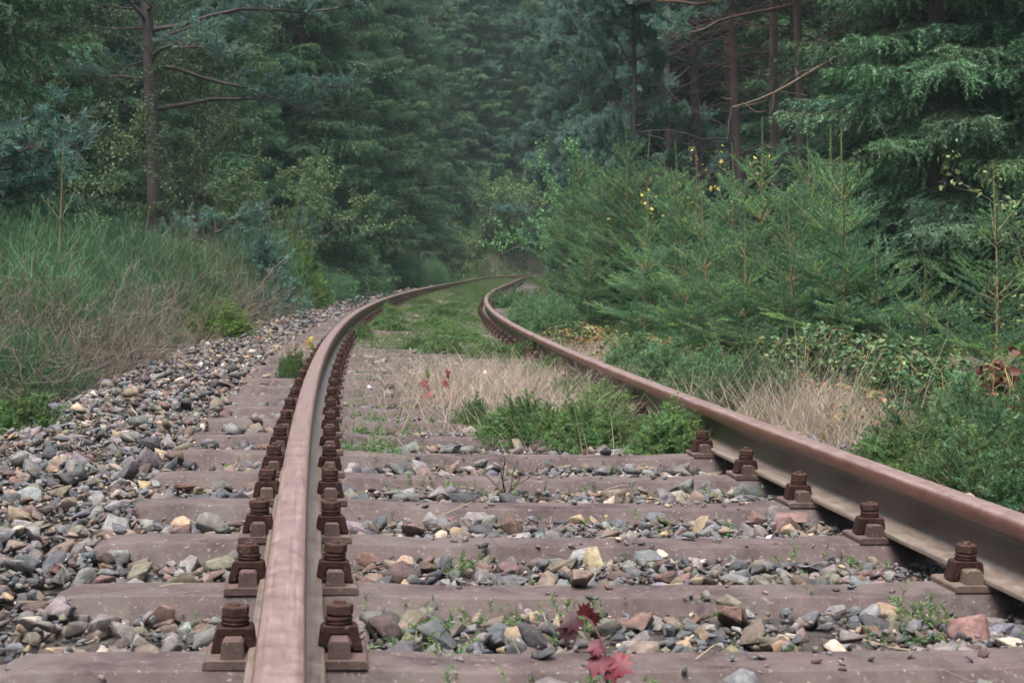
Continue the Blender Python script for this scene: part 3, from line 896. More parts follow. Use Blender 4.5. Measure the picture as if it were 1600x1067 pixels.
def broom(seed, Rad, H, n=1500, dead=.15, tone=(1, 1, 1)):
    """broom: fan of thin rush-like upright stems from a few woody feet"""
    rng = np.random.default_rng(seed)
    wd, cr = MB(), MB()
    feet = rng.normal(0, Rad * .28, (9, 2))
    for f in feet:
        for _ in range(3):
            Q = crook((f[0], f[1], 0), (f[0] / Rad + rng.normal(0, .4), f[1] / Rad + rng.normal(0, .4), 1), H * rng.uniform(.45, .7), 4, rng, .2)
            rr = np.linspace(.011, .004, 5)
            tubes(wd, Q[:-1], Q[1:], rr[:-1], rr[1:], 4)
    def fan(m, lenlo, lenhi, spread, wdt):
        ft = feet[rng.integers(0, 9, m)]
        a = rng.uniform(0, 6.283, m); r = Rad * np.sqrt(rng.random(m)) * .85
        st = np.stack([ft[:, 0] * .4 + np.cos(a) * r * .7, ft[:, 1] * .4 + np.sin(a) * r * .7, H * rng.uniform(.06, .82, m) * np.sqrt(np.maximum(.1, 1 - (r / Rad) ** 2))], 1)
        d = unit(np.stack([st[:, 0] / Rad * .45, st[:, 1] / Rad * .45, np.ones(m)], 1) + rng.normal(0, spread, (m, 3)))
        l = rng.uniform(lenlo, lenhi, m)[:, None]
        P = [st]
        for k in range(3):
            d = unit(d + rng.normal(0, .07, (m, 3)) + np.array([0, 0, .06]))
            P.append(P[-1] + d * l / 3)
        return np.stack(P, 1)
    P = fan(n, .05 * H, .21 * H, .5, .003)
    hue = np.stack([rng.uniform(.75, 1.35, n), np.ones(n), rng.uniform(.7, 1.15, n)], 1) * rng.uniform(.45, 1.65, (n, 1)) * np.array(tone)
    ribbons(cr, P, .0034, .0014, rng, hue)
    # side twigs
    m = n * 4
    i = rng.integers(0, n, m); t = rng.uniform(.2, .95, m); k = np.minimum(2, (t * 3).astype(int))
    b = P[i, k] + (P[i, k + 1] - P[i, k]) * (t * 3 - k)[:, None]
    d = unit(P[i, -1] - P[i, 0]) + rng.normal(0, .6, (m, 3))
    l = rng.uniform(.025, .085, m)[:, None] * H
    P2 = np.stack([b, b + unit(d) * l * .5, b + unit(d + np.array([0, 0, .25])) * l], 1)
    ribbons(cr, P2, .0026, .0012, rng, hue[i] * rng.uniform(.8, 1.3, (m, 1)))
    if dead > 0:
        Pd = fan(int(n * dead), .08 * H, .28 * H, .8, .003)
        ribbons(wd, Pd, .0045, .002, rng, (1, .95, .9))
    return wd.mesh('broom_wood', M['dead']), cr.mesh('broom_stems', M['broom'])

def dead_bush(seed, Rad, H, n=26, sub=9, col=(1, 1, 1)):
    rng = np.random.default_rng(seed)
    wd = MB()
    A, B, r0, r1, tt = [], [], [], [], []
    def seg(Q, ra, rb, t):
        rr = np.linspace(ra, rb, len(Q))
        A.extend(Q[:-1]); B.extend(Q[1:]); r0.extend(rr[:-1]); r1.extend(rr[1:]); tt.extend([t] * (len(Q) - 1))
    for i in range(n):
        a = rng.uniform(0, 6.283); r = Rad * rng.uniform(0, .45)
        Q = crook((math.cos(a) * r, math.sin(a) * r, 0), (math.cos(a) * .7 + rng.normal(0, .3), math.sin(a) * .7 + rng.normal(0, .3), 1.0), H * rng.uniform(.6, 1.05), 6, rng, .25)
        t = np.array(col) * rng.uniform(.7, 1.5) * np.array([1, rng.uniform(.92, 1.02), rng.uniform(.85, 1.05)])
        seg(Q, .0075 * rng.uniform(.5, 1.3), .003, t)
        for j in range(sub):
            q = Q[rng.integers(1, 7)]
            d = unit(Q[-1] - Q[0]) * .6 + rng.normal(0, .6, 3)
            Q2 = crook(q, d, H * rng.uniform(.18, .45), 4, rng, .3, .05)
            seg(Q2, .0032, .0016, t)
            for k in range(5):
                q3 = Q2[rng.integers(1, 5)]
                Q3 = crook(q3, rng.normal(0, .7, 3) + unit(Q2[-1] - Q2[0]) + np.array([0, 0, .2]), H * rng.uniform(.08, .22), 2, rng, .3)
                seg(Q3, .002, .001, t * 1.05)
    tubes(wd, A, B, np.array(r0), np.array(r1), 3, np.array(tt))
    return wd.mesh('dead_twigs', M['dead'])

# ---------------------------------------------------------------- placing trees and plants
def place(name, meshes, names, x, y, scale=1., rot=0., label=None, cat=None, group=None, z=None, tilt=(0, 0)):
    if z is None: z = float(ground_z(x, y)) - .03
    o = link(name, None, None, (x, y, z))
    o.empty_display_size = .2
    o.rotation_euler = (tilt[0], tilt[1], rot)
    o.scale = (scale, scale, scale) if not isinstance(scale, tuple) else scale
    for me, nm in zip(meshes, names): link(nm, me, o)
    return tag(o, label, cat, group)

TN = ('trunk', 'crown')
SPR = [spruce(11, 17, 1.75, .4), spruce(12, 19, 2.0, .25, droop=.45), spruce(13, 15, 1.6, .25, droop=.3)]
SPR_FAR = [spruce(14, 20, 2.1, .5, nd=48, nl=.09, nw=.03, zfull=13), spruce(15, 22, 2.3, .4, nd=48, nl=.09, nw=.03, zfull=14, droop=.45)]
PIN_LOW = [pine(23, 13, 1.2, .10, 2.4, 4, nl=.09, tufts=2.2, bark='pine_bark_grey'), pine(24, 12, .8, .10, 2.2, 4, nl=.09, tufts=2.2, bark='pine_bark_grey')]
PIN_FAR = [pine(21, 15, 2.0, .11, 2.4, 8, nl=.1, tufts=1.8, bark='pine_bark_grey'), pine(22, 17, 2.6, .11, 2.6, 10, nl=.1, tufts=1.8, bark='pine_bark_grey')]

def G(name, meshes, px, y, scale, rot, label, cat, group=None, **k):
    while -3.2 < float(track_u(ax(px, y), y)) < 2.3 and y < 150: y += 1.0
    return place(name, meshes, TN, ax(px, y), y, scale, rot, label, cat, group, **k)

GRP = 'forest trees around the track'
# left edge and left forest
G('spruce_tree', SPR[0], -75, 17, .95, .5, 'broad dark spruce with drooping boughs filling the upper left corner', 'tree', GRP)
G('spruce_tree', SPR[0], 165, 31, 1.0, 2.1, 'dim spruce right behind the tall bare pine trunk', 'tree', GRP)
G('spruce_tree', SPR[2], 70, 25, 1.0, 4.0, 'low bushy spruce between the corner spruce and the tall pine trunk', 'tree', GRP)
PINE_L = pine(31, 14, 4.6, .118, 2.6, 14, lean=(-.03, .0), bark='pine_bark_grey',
              live_low=[(4.2, 2.6, 1.0), (4.4, .35, 2.6), (4.5, -.4, 2.2), (3.75, .25, 3.2), (4.9, 0.05, 3.4)])
G('pine_tree', PINE_L, 246, 24, 1., 0, 'tall pine with straight bare purple brown trunk standing in the left forest', 'tree', GRP)
PINE_OUT = pine(33, 11, 5.5, .1, 1.6, 3, bark='pine_bark_grey', live_low=[(2.02, .1, 1.15), (2.1, -.15, 1.0), (1.95, .3, .8)])
G('pine_tree', PINE_OUT, -130, 13, 1., 0, 'pine outside the left edge, one bluish bough reaching into view', 'tree', GRP)
BIRCH = leafy(41, 4.6, .16, 2, .045, 26000, 'pine_bark_grey', z0=.9, rs_=.03)
G('birch_tree', BIRCH, 350, 23, 1.0, .4, 'small leaved birch with thin trunk right of the tall pine', 'tree', GRP)
BIRCH2 = leafy(42, 3.6, .2, 2, .045, 18000, 'pine_bark_grey', z0=.8, rs_=.022)
G('birch_tree', BIRCH2, 425, 25, 1.0, 1.4, 'olive leaved young birch in front of the dense spruces', 'tree', GRP)
G('spruce_tree', SPR[0], 560, 32, 1.05, .2, 'tall spruce with stepped boughs left of the track bend', 'tree', GRP)
G('spruce_tree', SPR[1], 475, 36, 1.05, 1.2, 'tall spruce rising behind the birch', 'tree', GRP)
G('spruce_tree', SPR[2], 615, 38, 1.15, 2.9, 'spruce with its boughs almost down to the ground beside the bend', 'tree', GRP)
G('spruce_tree', SPR[1], 668, 48, (.72, .72, 1.0), 3.7, 'dark narrow spruce in the shade where the track disappears', 'tree', GRP)
G('spruce_tree', SPR[0], 640, 46, 1.1, 5.0, 'spruce standing behind the two front spruces at the bend', 'tree', GRP)
G('spruce_tree', SPR[0], 330, 33, 1.0, .9, 'spruce seen dimly between the tall pine and the birch', 'tree', GRP)
# centre
G('spruce_tree', SPR[2], 765, 84, 1.6, 1.1, 'hazy spruce directly above the end of the track', 'tree', GRP)
G('spruce_tree', SPR[1], 835, 56, 1.1, .3, 'spruce with hanging twigs on the brown bank behind the bend', 'tree', GRP)
G('pine_tree', PIN_FAR[0], 805, 86, 1.2, .4, 'hazy bluish pine above the bend, left of the bank spruce', 'tree', GRP)
G('pine_tree', PIN_FAR[1], 885, 58, 1.0, 2.0, 'hazy bluish pine above the bright green sapling tree', 'tree', GRP)
G('pine_tree', PIN_FAR[0], 945, 48, 1.0, 3.3, 'bluish pine with wide crown left of the grey trunks', 'tree', GRP)
G('pine_tree', PIN_FAR[1], 1010, 42, .95, 4.4, 'bluish pine whose crown hangs above the young spruce thicket', 'tree', GRP)
MAPLE = leafy(43, 3.9, .35, 5, .085, 14000, z0=1.2, cols=[(.09, .24, .08), (.12, .28, .10), (.08, .21, .08)], matn='leaf_plain', rs_=.03)
G('broadleaf_tree', MAPLE, 900, 37, (.7, .7, 1.0), 0, 'bright green broadleaf tree among the bluish pines on the bank', 'tree', GRP)
BUSHY = leafy(44, 2.4, .5, 12, .085, 26000, z0=.2, cols=[(.09, .21, .08), (.13, .21, .06), (.19, .21, .055), (.08, .19, .10)], matn='leaf_plain', rs_=.025)
G('broadleaf_shrub', BUSHY, 770, 68, 1.3, 1.0, 'rounded green and yellowish shrub at the end of the visible track', 'shrub', GRP)
G('broadleaf_shrub', BUSHY, 815, 80, (1.2, 1.2, .6), 3.0, 'low green shrub closing the end of the visible track', 'shrub', GRP)
G('broadleaf_shrub', BUSHY, 850, 72, (1.0, 1.0, .5), 4.4, 'low green shrub at the foot of the brown bank', 'shrub', GRP)
G('broadleaf_shrub', BUSHY, 712, 62, .8, 2.6, 'smaller green shrub under the dark spruce at the bend', 'shrub', GRP)
# right pines: trunk px, distance, radius, lean
for px, y, r, ln, sd, lab, zc, bk in [
        (1092, 27, .125, -.03, 51, 'dark grey pine trunk furthest to the track side of the pine group', 4.3, 'pine_bark_grey'),
        (1152, 29, .10, -.035, 52, 'slim pine with brown trunk beside the orange barked one', 5.4, 'pine_bark'),
        (1172, 25, .085, -.055, 53, 'slim pine with orange bark on its upper trunk', 4.9, 'pine_bark'),
        (1226, 24, .11, -.04, 54, 'stout dark pine, first of the close trunk cluster beside the big spruce', 4.8, 'pine_bark'),
        (1246, 25.5, .10, -.03, 55, 'middle pine of the close trunk cluster beside the big spruce', 5.2, 'pine_bark_grey'),
        (1262, 23, .105, -.055, 56, 'reddish pine of the close trunk cluster nearest the big spruce', 4.6, 'pine_bark'),
        (1375, 21, .075, -.0, 57, 'pine with orange upper trunk mostly hidden behind the big spruce', 5.6, 'pine_bark')]:
    PINE_DEAD = G('pine_tree', pine(sd, 15, zc, r * .68, 2.3, 42, lean=(ln, 0), bark=bk, tufts=.8), px, y, 1., 0, lab, 'tree', GRP)
G('spruce_tree', SPR[1], 1470, 18.5, 1.0, 1.9, 'big dark spruce with dense drooping boughs behind the young spruces', 'tree', GRP)
G('spruce_tree', SPR[2], 1395, 21.5, 1.1, 3.3, 'dark spruce joining the big one, beside the pine trunk cluster', 'tree', GRP)
G('spruce_tree', SPR[0], 1550, 21, 1.1, 5.1, 'dark spruce between the big one and the right edge', 'tree', GRP)
G('spruce_tree', SPR[0], 1640, 18, 1.05, .7, 'big dark spruce at the right edge of the picture', 'tree', GRP)
G('spruce_tree', SPR[2], 1330, 31, 1.2, 2.7, 'dim spruce filling the gap behind the pine trunk cluster', 'tree', GRP)
G('spruce_tree', SPR[1], 1130, 40, 1.1, 4.1, 'dim spruce behind the slim pine trunks', 'tree', GRP)
G('spruce_tree', SPR[0], 1215, 36, 1.1, 5.3, 'dim spruce behind the stout pine trunk', 'tree', GRP)
G('spruce_tree', SPR[2], 1060, 38, 1.1, .1, 'spruce behind the dark grey pine trunk', 'tree', GRP)
# long dead limb, broken from the pine half hidden behind the big spruce
mbp = MB(); rngp = np.random.default_rng(7)
p1 = np.array([0, 0, CAM_Z + (416.7 - 70) / 2533 * 21 - PINE_DEAD.location.z]); p0 = p1 + np.array([ax(1140, 19.6) - ax(1375, 21), -1.4, -(190 - 70) / 2533 * 20])
tq = np.linspace(0, 1, 12)[:, None]
Q = p1 + (p0 - p1) * tq; Q[:, 2] += .06 * np.sin(tq[:, 0] * 6)
polytube(mbp, Q, np.linspace(.032, .008, 12), 6, (.95, .85, .75))
for j in range(16):
    q = Q[rngp.integers(2, 12)]
    q2 = crook(q, rngp.normal(0, 1, 3), rngp.uniform(.3, .9), 4, rngp, .35)
    tubes(mbp, q2[:-1], q2[1:], .007, .003, 3, (.8, .72, .65))
link('dead_limb', mbp.mesh('dead_limb', M['dead']), PINE_DEAD)

for px, y, k, sc, lab in [(990, 27, 1, (.5, .5, .95), 'bluish pine with low boughs in front of the grey trunks'),
                         (850, 58, 0, 1.1, 'bluish pine with low boughs on the bank, first right of the track bend'),
                         (905, 47, 1, 1.0, 'bluish pine with low boughs behind the bright green tree'),
                         (965, 41, 0, 1.0, 'bluish pine with low boughs behind the long leaders'),
                         (1045, 36, 1, .9, 'bluish pine with low boughs beside the dark grey trunk'),
                         (725, 82, 0, 1.4, 'bluish pine with low boughs between the dark spruce and the bend')]:
    G('pine_tree', PIN_LOW[k], px, y, sc, px * .1, lab, 'tree', GRP)
for px, y, sc, lab in [(930, 62, 1.1, 'spruce filling the sky gap left of the slim pines'), (985, 58, 1.2, 'spruce filling the sky gap behind the wide pine'),
                       (880, 74, 1.2, 'spruce filling the gap above the bright green tree'), (780, 84, 1.2, 'spruce closing the view above the bend')]:
    G('spruce_tree', SPR_FAR[int(px) % 2], px, y, sc, px * .2, lab, 'tree', GRP)

# dim rows of trees further back, both sides and ahead
rb = np.random.default_rng(77)
rows = []
for y, step in ((41, 70), (54, 70), (68, 75), (77, 60), (84, 60), (92, 60), (102, 60)):
    for px in np.arange(-120, 1720, step):
        p = px + rb.uniform(-30, 30); yy = y + rb.uniform(-4, 4); x = ax(p, yy)
        u = float(track_u(x, yy))
        if -4.2 < u < 3.4: continue
        if p > 700 and p < 1000 and yy < 60: continue
        rows.append((p, yy))
for i, (p, yy) in enumerate(rows):
    isp = (p > 720 and p < 1080 and rb.random() < .3) or rb.random() < .04
    ms = PIN_FAR[i % 2] if isp else SPR_FAR[i % 2]
    side = 'left of the track' if p < 700 else ('ahead, above the bend' if p < 960 else 'behind the pine trunks and the big spruce')
    G('pine_tree' if isp else 'spruce_tree', ms, p, yy, float(rb.uniform(.8, 1.15)), float(rb.uniform(0, 6)),
      ('bluish pine' if isp else 'dim spruce') + ' in the deep forest rows ' + side, 'tree', 'deep forest rows')

# the cutting goes on behind the viewer: trees on both sides there
for i, (u, y) in enumerate([(-7, 9), (-9, 3), (-6.5, -2), (-8, -8), (-6.5, -14), (-9, -20), (8, 9), (7.5, 3), (9, -3), (7, -9), (9, -15), (7, -21), (-13, -4), (13, 0), (-12, 8), (12, -10)]):
    x = float(np.interp(y, _Y, _X)) + u
    place('spruce_tree', SPR_FAR[i % 2], TN, x, y, (.85, .85, .8), i * 1.3, 'forest spruce beside the track behind the viewer, outside the picture', 'tree', 'forest trees behind the viewer')

# ---------------------------------------------------------------- young spruces on the right
YS = [young_spruce(61, 1.8, .55, .5), young_spruce(62, 2.4, .7, .6), young_spruce(63, 1.6, .6, .42), young_spruce(64, 2.6, .8, .55)]
YN = ('stem', 'foliage'); CN = ('twigs', 'foliage')
def ysp(px, ytop, y, v, label, grp='young spruces beside the track', rot=None, name='young_spruce', base=None):
    x = ax(px, y); z = float(ground_z(x, y)) - .03
    Hn = [1.8, 2.4, 1.6, 2.6][v]
    ht = CAM_Z + (416.7 - ytop) / 2533 * y - z
    sc = ht / Hn
    return place(name, YS[v], YN, x, y, (max(sc, .75 * 1.0) if sc < .75 else sc,) * 2 + (sc,) if False else (sc * 1.05, sc * 1.05, sc), px * .37 if rot is None else rot, label, 'young tree', grp, z=z)
for px, yt, y, v, lab in [
        (905, 221, 26, 3, 'young spruce nearest the track bend, first leader from the left'),
        (938, 244, 25, 1, 'second leader of the thicket, close behind the first young spruce'),
        (978, 184, 21, 3, 'young spruce with the long leader left of the twin tips'),
        (1014, 205, 19, 1, 'young spruce with yellowish leader in the middle of the thicket'),
        (1036, 246, 20, 3, 'short tipped young spruce deep in the thicket'),
        (1055, 222, 17.5, 1, 'young spruce with straight brown leader below the dark grey pine'),
        (1084, 252, 18, 3, 'young spruce under the slim brown pine'),
        (1142, 225, 16, 1, 'young spruce beside the yellow leaved sapling'),
        (1187, 186, 15, 0, 'young spruce with tall leader below the orange barked pine'),
        (1259, 197, 14.5, 1, 'young spruce below the pine trunk cluster'),
        (1298, 197, 13.2, 0, 'first of the twin tipped young spruces before the big spruce'),
        (1315, 202, 12, 0, 'second of the twin tips, with the widest top whorl, before the big spruce'),
        (880, 300, 28, 1, 'bushy young spruce beside the track where the rail vanishes'),
        (955, 300, 21, 2, 'dense green young spruce at the track side of the thicket'),
        (1010, 320, 16.5, 2, 'low dense young spruce in front of the thicket'),
        (1100, 300, 14.5, 2, 'full young spruce below the yellow leaved sapling'),
        (1165, 330, 13, 2, 'low full young spruce in front of the tall leader'),
        (1235, 310, 12.3, 2, 'low full young spruce beside the twin tips'),
        (1370, 355, 12, 2, 'low young spruce between the twin tips and the lone sapling'),
        (1444, 398, 10, 2, 'small bushy spruce above the brambles'),
        (1070, 380, 13.2, 2, 'knee high spruce in front of the thicket'),
        (920, 370, 19, 2, 'knee high spruce beside the curved rail')]:
    ysp(px, yt, y, v, lab)
LONE = young_spruce(66, 1.5, .5, .42, dens=760, bushy=1.0)
place('young_spruce', LONE, YN, ax(1552, 9.0), 9.0, (1.02, 1.02, 1.0), .6, 'lone young spruce with open whorls near the right edge', 'young tree', 'young spruces beside the track')
# small spruces and saplings on the left
LS = low_conifer(97, .34, 1.0, 620, 900, .016, .003, 'spruce_bright')
for px, yt, y, lab in [(452, 385, 25.5, 'bright green small spruce left of the curving rail, beside the grey brush'),
                       (342, 478, 15.4, 'low bright green spruce at the edge of the left ballast shoulder')]:
    x = ax(px, y); z = float(ground_z(x, y)) - .03
    ht = CAM_Z + (416.7 - yt) / 2533 * y - z
    place('small_spruce', LS, CN, x, y, (max(ht, .6) * 1.8, max(ht, .6) * 1.5, ht), px * .3, lab, 'young tree', 'small spruces left of the track', z=z)
SAP = young_spruce(68, 2.0, .4, .5, dens=300, bushy=.6)
x = ax(97, 12.5); z = float(ground_z(x, 12.5))
ht = CAM_Z + (416.7 - 232) / 2533 * 12.5 - z
place('young_spruce', SAP, YN, x, 12.5, (ht / 2.0,) * 3, .5, 'thin yellowish spruce sapling rising from the left broom bushes', 'young tree', 'small spruces left of the track', z=z)

# ---------------------------------------------------------------- bushes on the left
BR = [broom(71, .95, 1.75, 7600, .10), broom(72, .8, 1.5, 6400, .4, (1.0, .9, .8)), broom(73, .75, 1.2, 5600, .2, (.7, .8, .75))]
DB = [dead_bush(81, .8, 1.3, 70, 11), dead_bush(82, .7, 1.0, 64, 11, (.85, .85, .9)), dead_bush(83, .5, .8, 10, 5, (1.6, 1.35, 1.1))]
BN = ('wood', 'rush_stems')
def bush(name, ms, nm, px, ytop, y, H, Rad, lab, cat, grp, wide=1.):
    """pushed back until it stands beyond the ballast shoulder; height taken from where its top shows"""
    while float(track_u(ax(px, y), y)) > -2.45 - .35 * Rad and y < 45: y += .3
    x = ax(px, y); z = float(ground_z(x, y)) - .03
    sc = (CAM_Z + (416.7 - ytop) / 2533 * y - z) / H
    w_ = min(max(sc, .8), 1.5) * wide
    if isinstance(ms, tuple): return place(name, ms, nm, x, y, (w_, w_, sc), px * .31, lab, cat, grp, z=z)
    o = link(name, ms, None, (x, y, z)); o.rotation_euler.z = px * .31
    o.scale = (w_, w_, sc)
    return tag(o, lab, cat, grp)
BG = 'broom bushes along the left side'; DG = 'dead grey brush along the left side'
for px, yt, y, v, lab in [
        (15, 345, 14, 0, 'tall green broom bush at the left edge below the bluish bough'),
        (95, 342, 14.5, 0, 'tall green broom bush around the thin spruce sapling'),
        (185, 348, 16.5, 0, 'tall green broom bush in front of the tall pine trunk'),
        (265, 362, 17, 1, 'half dry broom bush right of the pine trunk foot'),
        (325, 372, 20, 1, 'grey green broom bush below the pine boughs'),
        (388, 350, 22, 0, 'fresh green broom bush below the birch'),
        (430, 392, 27, 1, 'broom bush behind the bright small spruce'),
        (510, 420, 32, 2, 'dark green broom bush left of the track bend'),
        (570, 405, 34, 0, 'green broom bush below the stepped spruce'),
        (640, 395, 40, 0, 'bluish green broom bush beside the far curve of the rail'),
        (615, 415, 38, 2, 'low broom bush close to the outer rail'),
        (672, 404, 52, 0, 'fine stemmed broom bush where the outer rail fades'),
        (60, 385, 12.0, 0, 'green broom bush among the grey brush near the left edge'),
        (150, 400, 12.6, 0, 'green broom bush behind the bleached sticks'),
        (225, 400, 14.2, 2, 'dark broom bush left of the pale grey brush'),
        (300, 405, 17.5, 0, 'rounded green broom bush before the bluish pine shrub'),
        (370, 420, 21, 2, 'dark rounded broom bush before the grey dead bush'),
        (470, 430, 27, 0, 'green broom bush at the ballast edge near the bend'),
        (540, 435, 33, 2, 'low dark broom bush at the outer side of the bend'),
        (165, 560, 10.8, 2, 'low dark broom bush at the ballast edge below the sticks'),
        (25, 500, 8.3, 2, 'dark low broom bush at the left edge above the yellow green spruce'),
        (100, 530, 9.4, 2, 'dark low broom bush in front of the tangled grey brush'),
        (235, 455, 16.5, 2, 'low broom bush behind the bleached forked stick')]:
    bush('broom_bush', BR[v], BN, px, yt, y, [1.55, 1.35, 1.1][v], [.95, .8, .75][v], lab, 'bush', BG)
for px, yt, y, v, lab in [
        (45, 425, 11.0, 0, 'tangled grey brush below the leftmost tall broom'),
        (130, 425, 11.5, 0, 'tangled grey brown brush in the middle of the left bank'),
        (90, 470, 9.5, 1, 'grey brush in front of the sapling on the left bank'),
        (185, 455, 11.5, 0, 'grey brown brush around the bleached sticks'),
        (255, 405, 15.0, 0, 'pale grey brush below the tall pine trunk'),
        (10, 470, 9.0, 1, 'dark grey brush cut by the left edge'),
        (215, 425, 13.0, 0, 'dense grey twig bush beside the ballast shoulder'),
        (280, 420, 15.5, 0, 'brown twig bush behind the low bright spruce'),
        (318, 400, 19, 0, 'brown dead bush below the bluish pine shrub'),
        (400, 435, 22, 1, 'grey dead bush between the two bright small spruces'),
        (60, 570, 8.6, 1, 'dark twig bush low at the left, above the stones'),
        (160, 540, 10.6, 1, 'grey twig bush hanging over the ballast edge'),
        (630, 425, 36, 1, 'pale brown dead bush beside the far outer rail')]:
    bush('dead_bush', DB[v], None, px, yt, y, [1.4, 1.1, .8][v], [.8, .7, .5][v], lab, 'bush', DG)
PSH = pine(35, 1.9, .25, .03, 1.3, 0, bark='pine_bark_grey', tufts=1.1, nl=.06)
bush('pine_shrub', PSH, TN, 345, 335, 20, 1.9, .6, 'bluish low pine shrub below the birch', 'shrub', 'pine shrubs on the left bank')
bush('pine_shrub', PSH, TN, 440, 335, 26, 1.9, .6, 'bluish low pine shrub behind the bright small spruce', 'shrub', 'pine shrubs on the left bank')
# bleached forked sticks
def stick(px, py, y, h, seed, lab):
    rng = np.random.default_rng(seed); mb = MB()
    x = ax(px, y); z = float(ground_z(x, y))
    for k in range(5):
        Q = crook((rng.normal(0, .05), rng.normal(0, .05), 0), (rng.uniform(-.6, .6), rng.normal(0, .3), rng.uniform(.7, 1.1)), h * rng.uniform(.6, 1.1), 7, rng, .28)
        rr = np.linspace(.0105, .003, 8) * rng.uniform(.5, 1)
        polytube(mb, Q, rr, 5, (1.25, 1.1, .92))
        for j in range(4):
            q = Q[rng.integers(2, 7)]
            Q2 = crook(q, rng.normal(0, .8, 3) + np.array([.3, 0, .4]), h * rng.uniform(.2, .5), 4, rng, .3)
            tubes(mb, Q2[:-1], Q2[1:], .004, .002, 4, (1.2, 1.08, .9))
    o = link('dead_bush', mb.mesh('bleached_sticks', M['dead']), None, (x, y, z))
    tag(o, lab, 'bush', DG)
stick(150, 590, 10.9, .9, 3, 'bleached forked sticks rising from the left brush')
stick(232, 600, 13.6, .9, 5, 'pale dry branches leaning over the ballast shoulder')

# ---------------------------------------------------------------- right side undergrowth
YLEAF = leafy(45, 1.9, .3, 2, .05, 230, 'bark', 'leaf_plain', [(.42, .36, .06), (.5, .43, .10), (.28, .30, .06)], 1.25, rs_=.014)
place('yellow_sapling', YLEAF, ('stem', 'leaves'), ax(1135, 17.5), 17.5, 1.0, 0, 'sparse sapling with bright yellow leaves above the young spruces', 'young tree')
PALE = leafy(46, 1.6, .35, 4, .042, 2600, 'bark', 'leaf_plain', [(.15, .21, .075), (.20, .25, .10), (.11, .18, .06)], .55, rs_=.013)
place('leafy_shrub', PALE, ('stems', 'leaves'), ax(1625, 10.5), 10.5, 1.05, 1, 'shrub with pale green leaves at the right edge above the lone spruce', 'shrub')

def bramble(seed, Rad, H, n=520, cols=None, size=.046):
    rng = np.random.default_rng(seed); wd, cr = MB(), MB()
    Ps, Ds = [], []
    for k in range(26):
        az = rng.uniform(0, 6.283); L = Rad * rng.uniform(.6, 1.3)
        tt = np.linspace(0, 1, 7)
        Q = np.stack([np.cos(az) * L * tt, np.sin(az) * L * tt, H * rng.uniform(.6, 1.2) * np.sin(tt * 2.6)], 1) + rng.normal(0, .015, (7, 3))
        tubes(wd, Q[:-1], Q[1:], .003, .002, 3)
        m = n // 26
        i = rng.integers(1, 6, m); P = Q[i] + (Q[i + 1] - Q[i]) * rng.random((m, 1)) + rng.normal(0, .03, (m, 3))
        for P_ in P:
            for j in range(3): Ps.append(P_); Ds.append(np.array([rng.normal(0, 1), rng.normal(0, 1), rng.normal(-.1, .4)]))
    m = len(Ps)
    cols = cols or [(.06, .13, .05), (.085, .16, .06), (.05, .11, .05), (.05, .10, .045), (.10, .17, .06), (.2, .21, .07)]
    c = np.array(cols)[np.minimum(len(cols) - 1, (rng.random(m) ** 1.6 * len(cols)).astype(int))] * rng.uniform(.7, 1.3, (m, 1))
    leaves(cr, np.array(Ps), np.array(Ds), size, rng, c, .72)
    return wd.mesh('bramble_canes', M['stem']), cr.mesh('bramble_leaves', M['leaf_plain'])
BRM = bramble(91, .5, .5)
BRM_D = bramble(92, .45, .3, 300, [(.06, .13, .05), (.12, .16, .05), (.28, .2, .07), (.3, .12, .06)])
for px, y, sc, v, lab in [(1270, 9.6, .85, 0, 'bramble with mixed green leaves in front of the twin tipped spruces'),
                          (1355, 9.2, .85, 0, 'bramble with yellow green leaves right of the larger bramble'),
                          (1420, 8.6, .7, 0, 'bramble below the small bushy spruce'),
                          (1300, 8.2, .75, 1, 'low bramble with reddish leaves above the dry grass'),
                          (1000, 12.2, .8, 1, 'low bramble with yellow and red leaves beside the inner rail'),
                          (905, 14.2, .8, 1, 'reddish weed tangle outside the inner rail near the bend'),
                          (1370, 6.9, .6, 1, 'sparse bramble with yellow leaves behind the low spruce carpet')]:
    place('bramble', BRM_D if v else BRM, ('canes', 'leaves'), ax(px, y), y, sc, px * .2, lab, 'bramble', 'brambles right of the track')
REDB = bramble(93, .12, .40, 70, [(.17, .07, .05), (.12, .05, .04), (.14, .13, .05)], .06)
place('red_leaved_plant', REDB, ('canes', 'leaves'), ax(1585, 6.2), 6.2, 1., 0, 'brown red leaf cluster at the right edge above the spruce carpet', 'plant', z=float(ground_z(ax(1585, 6.2), 6.2)) - .02)

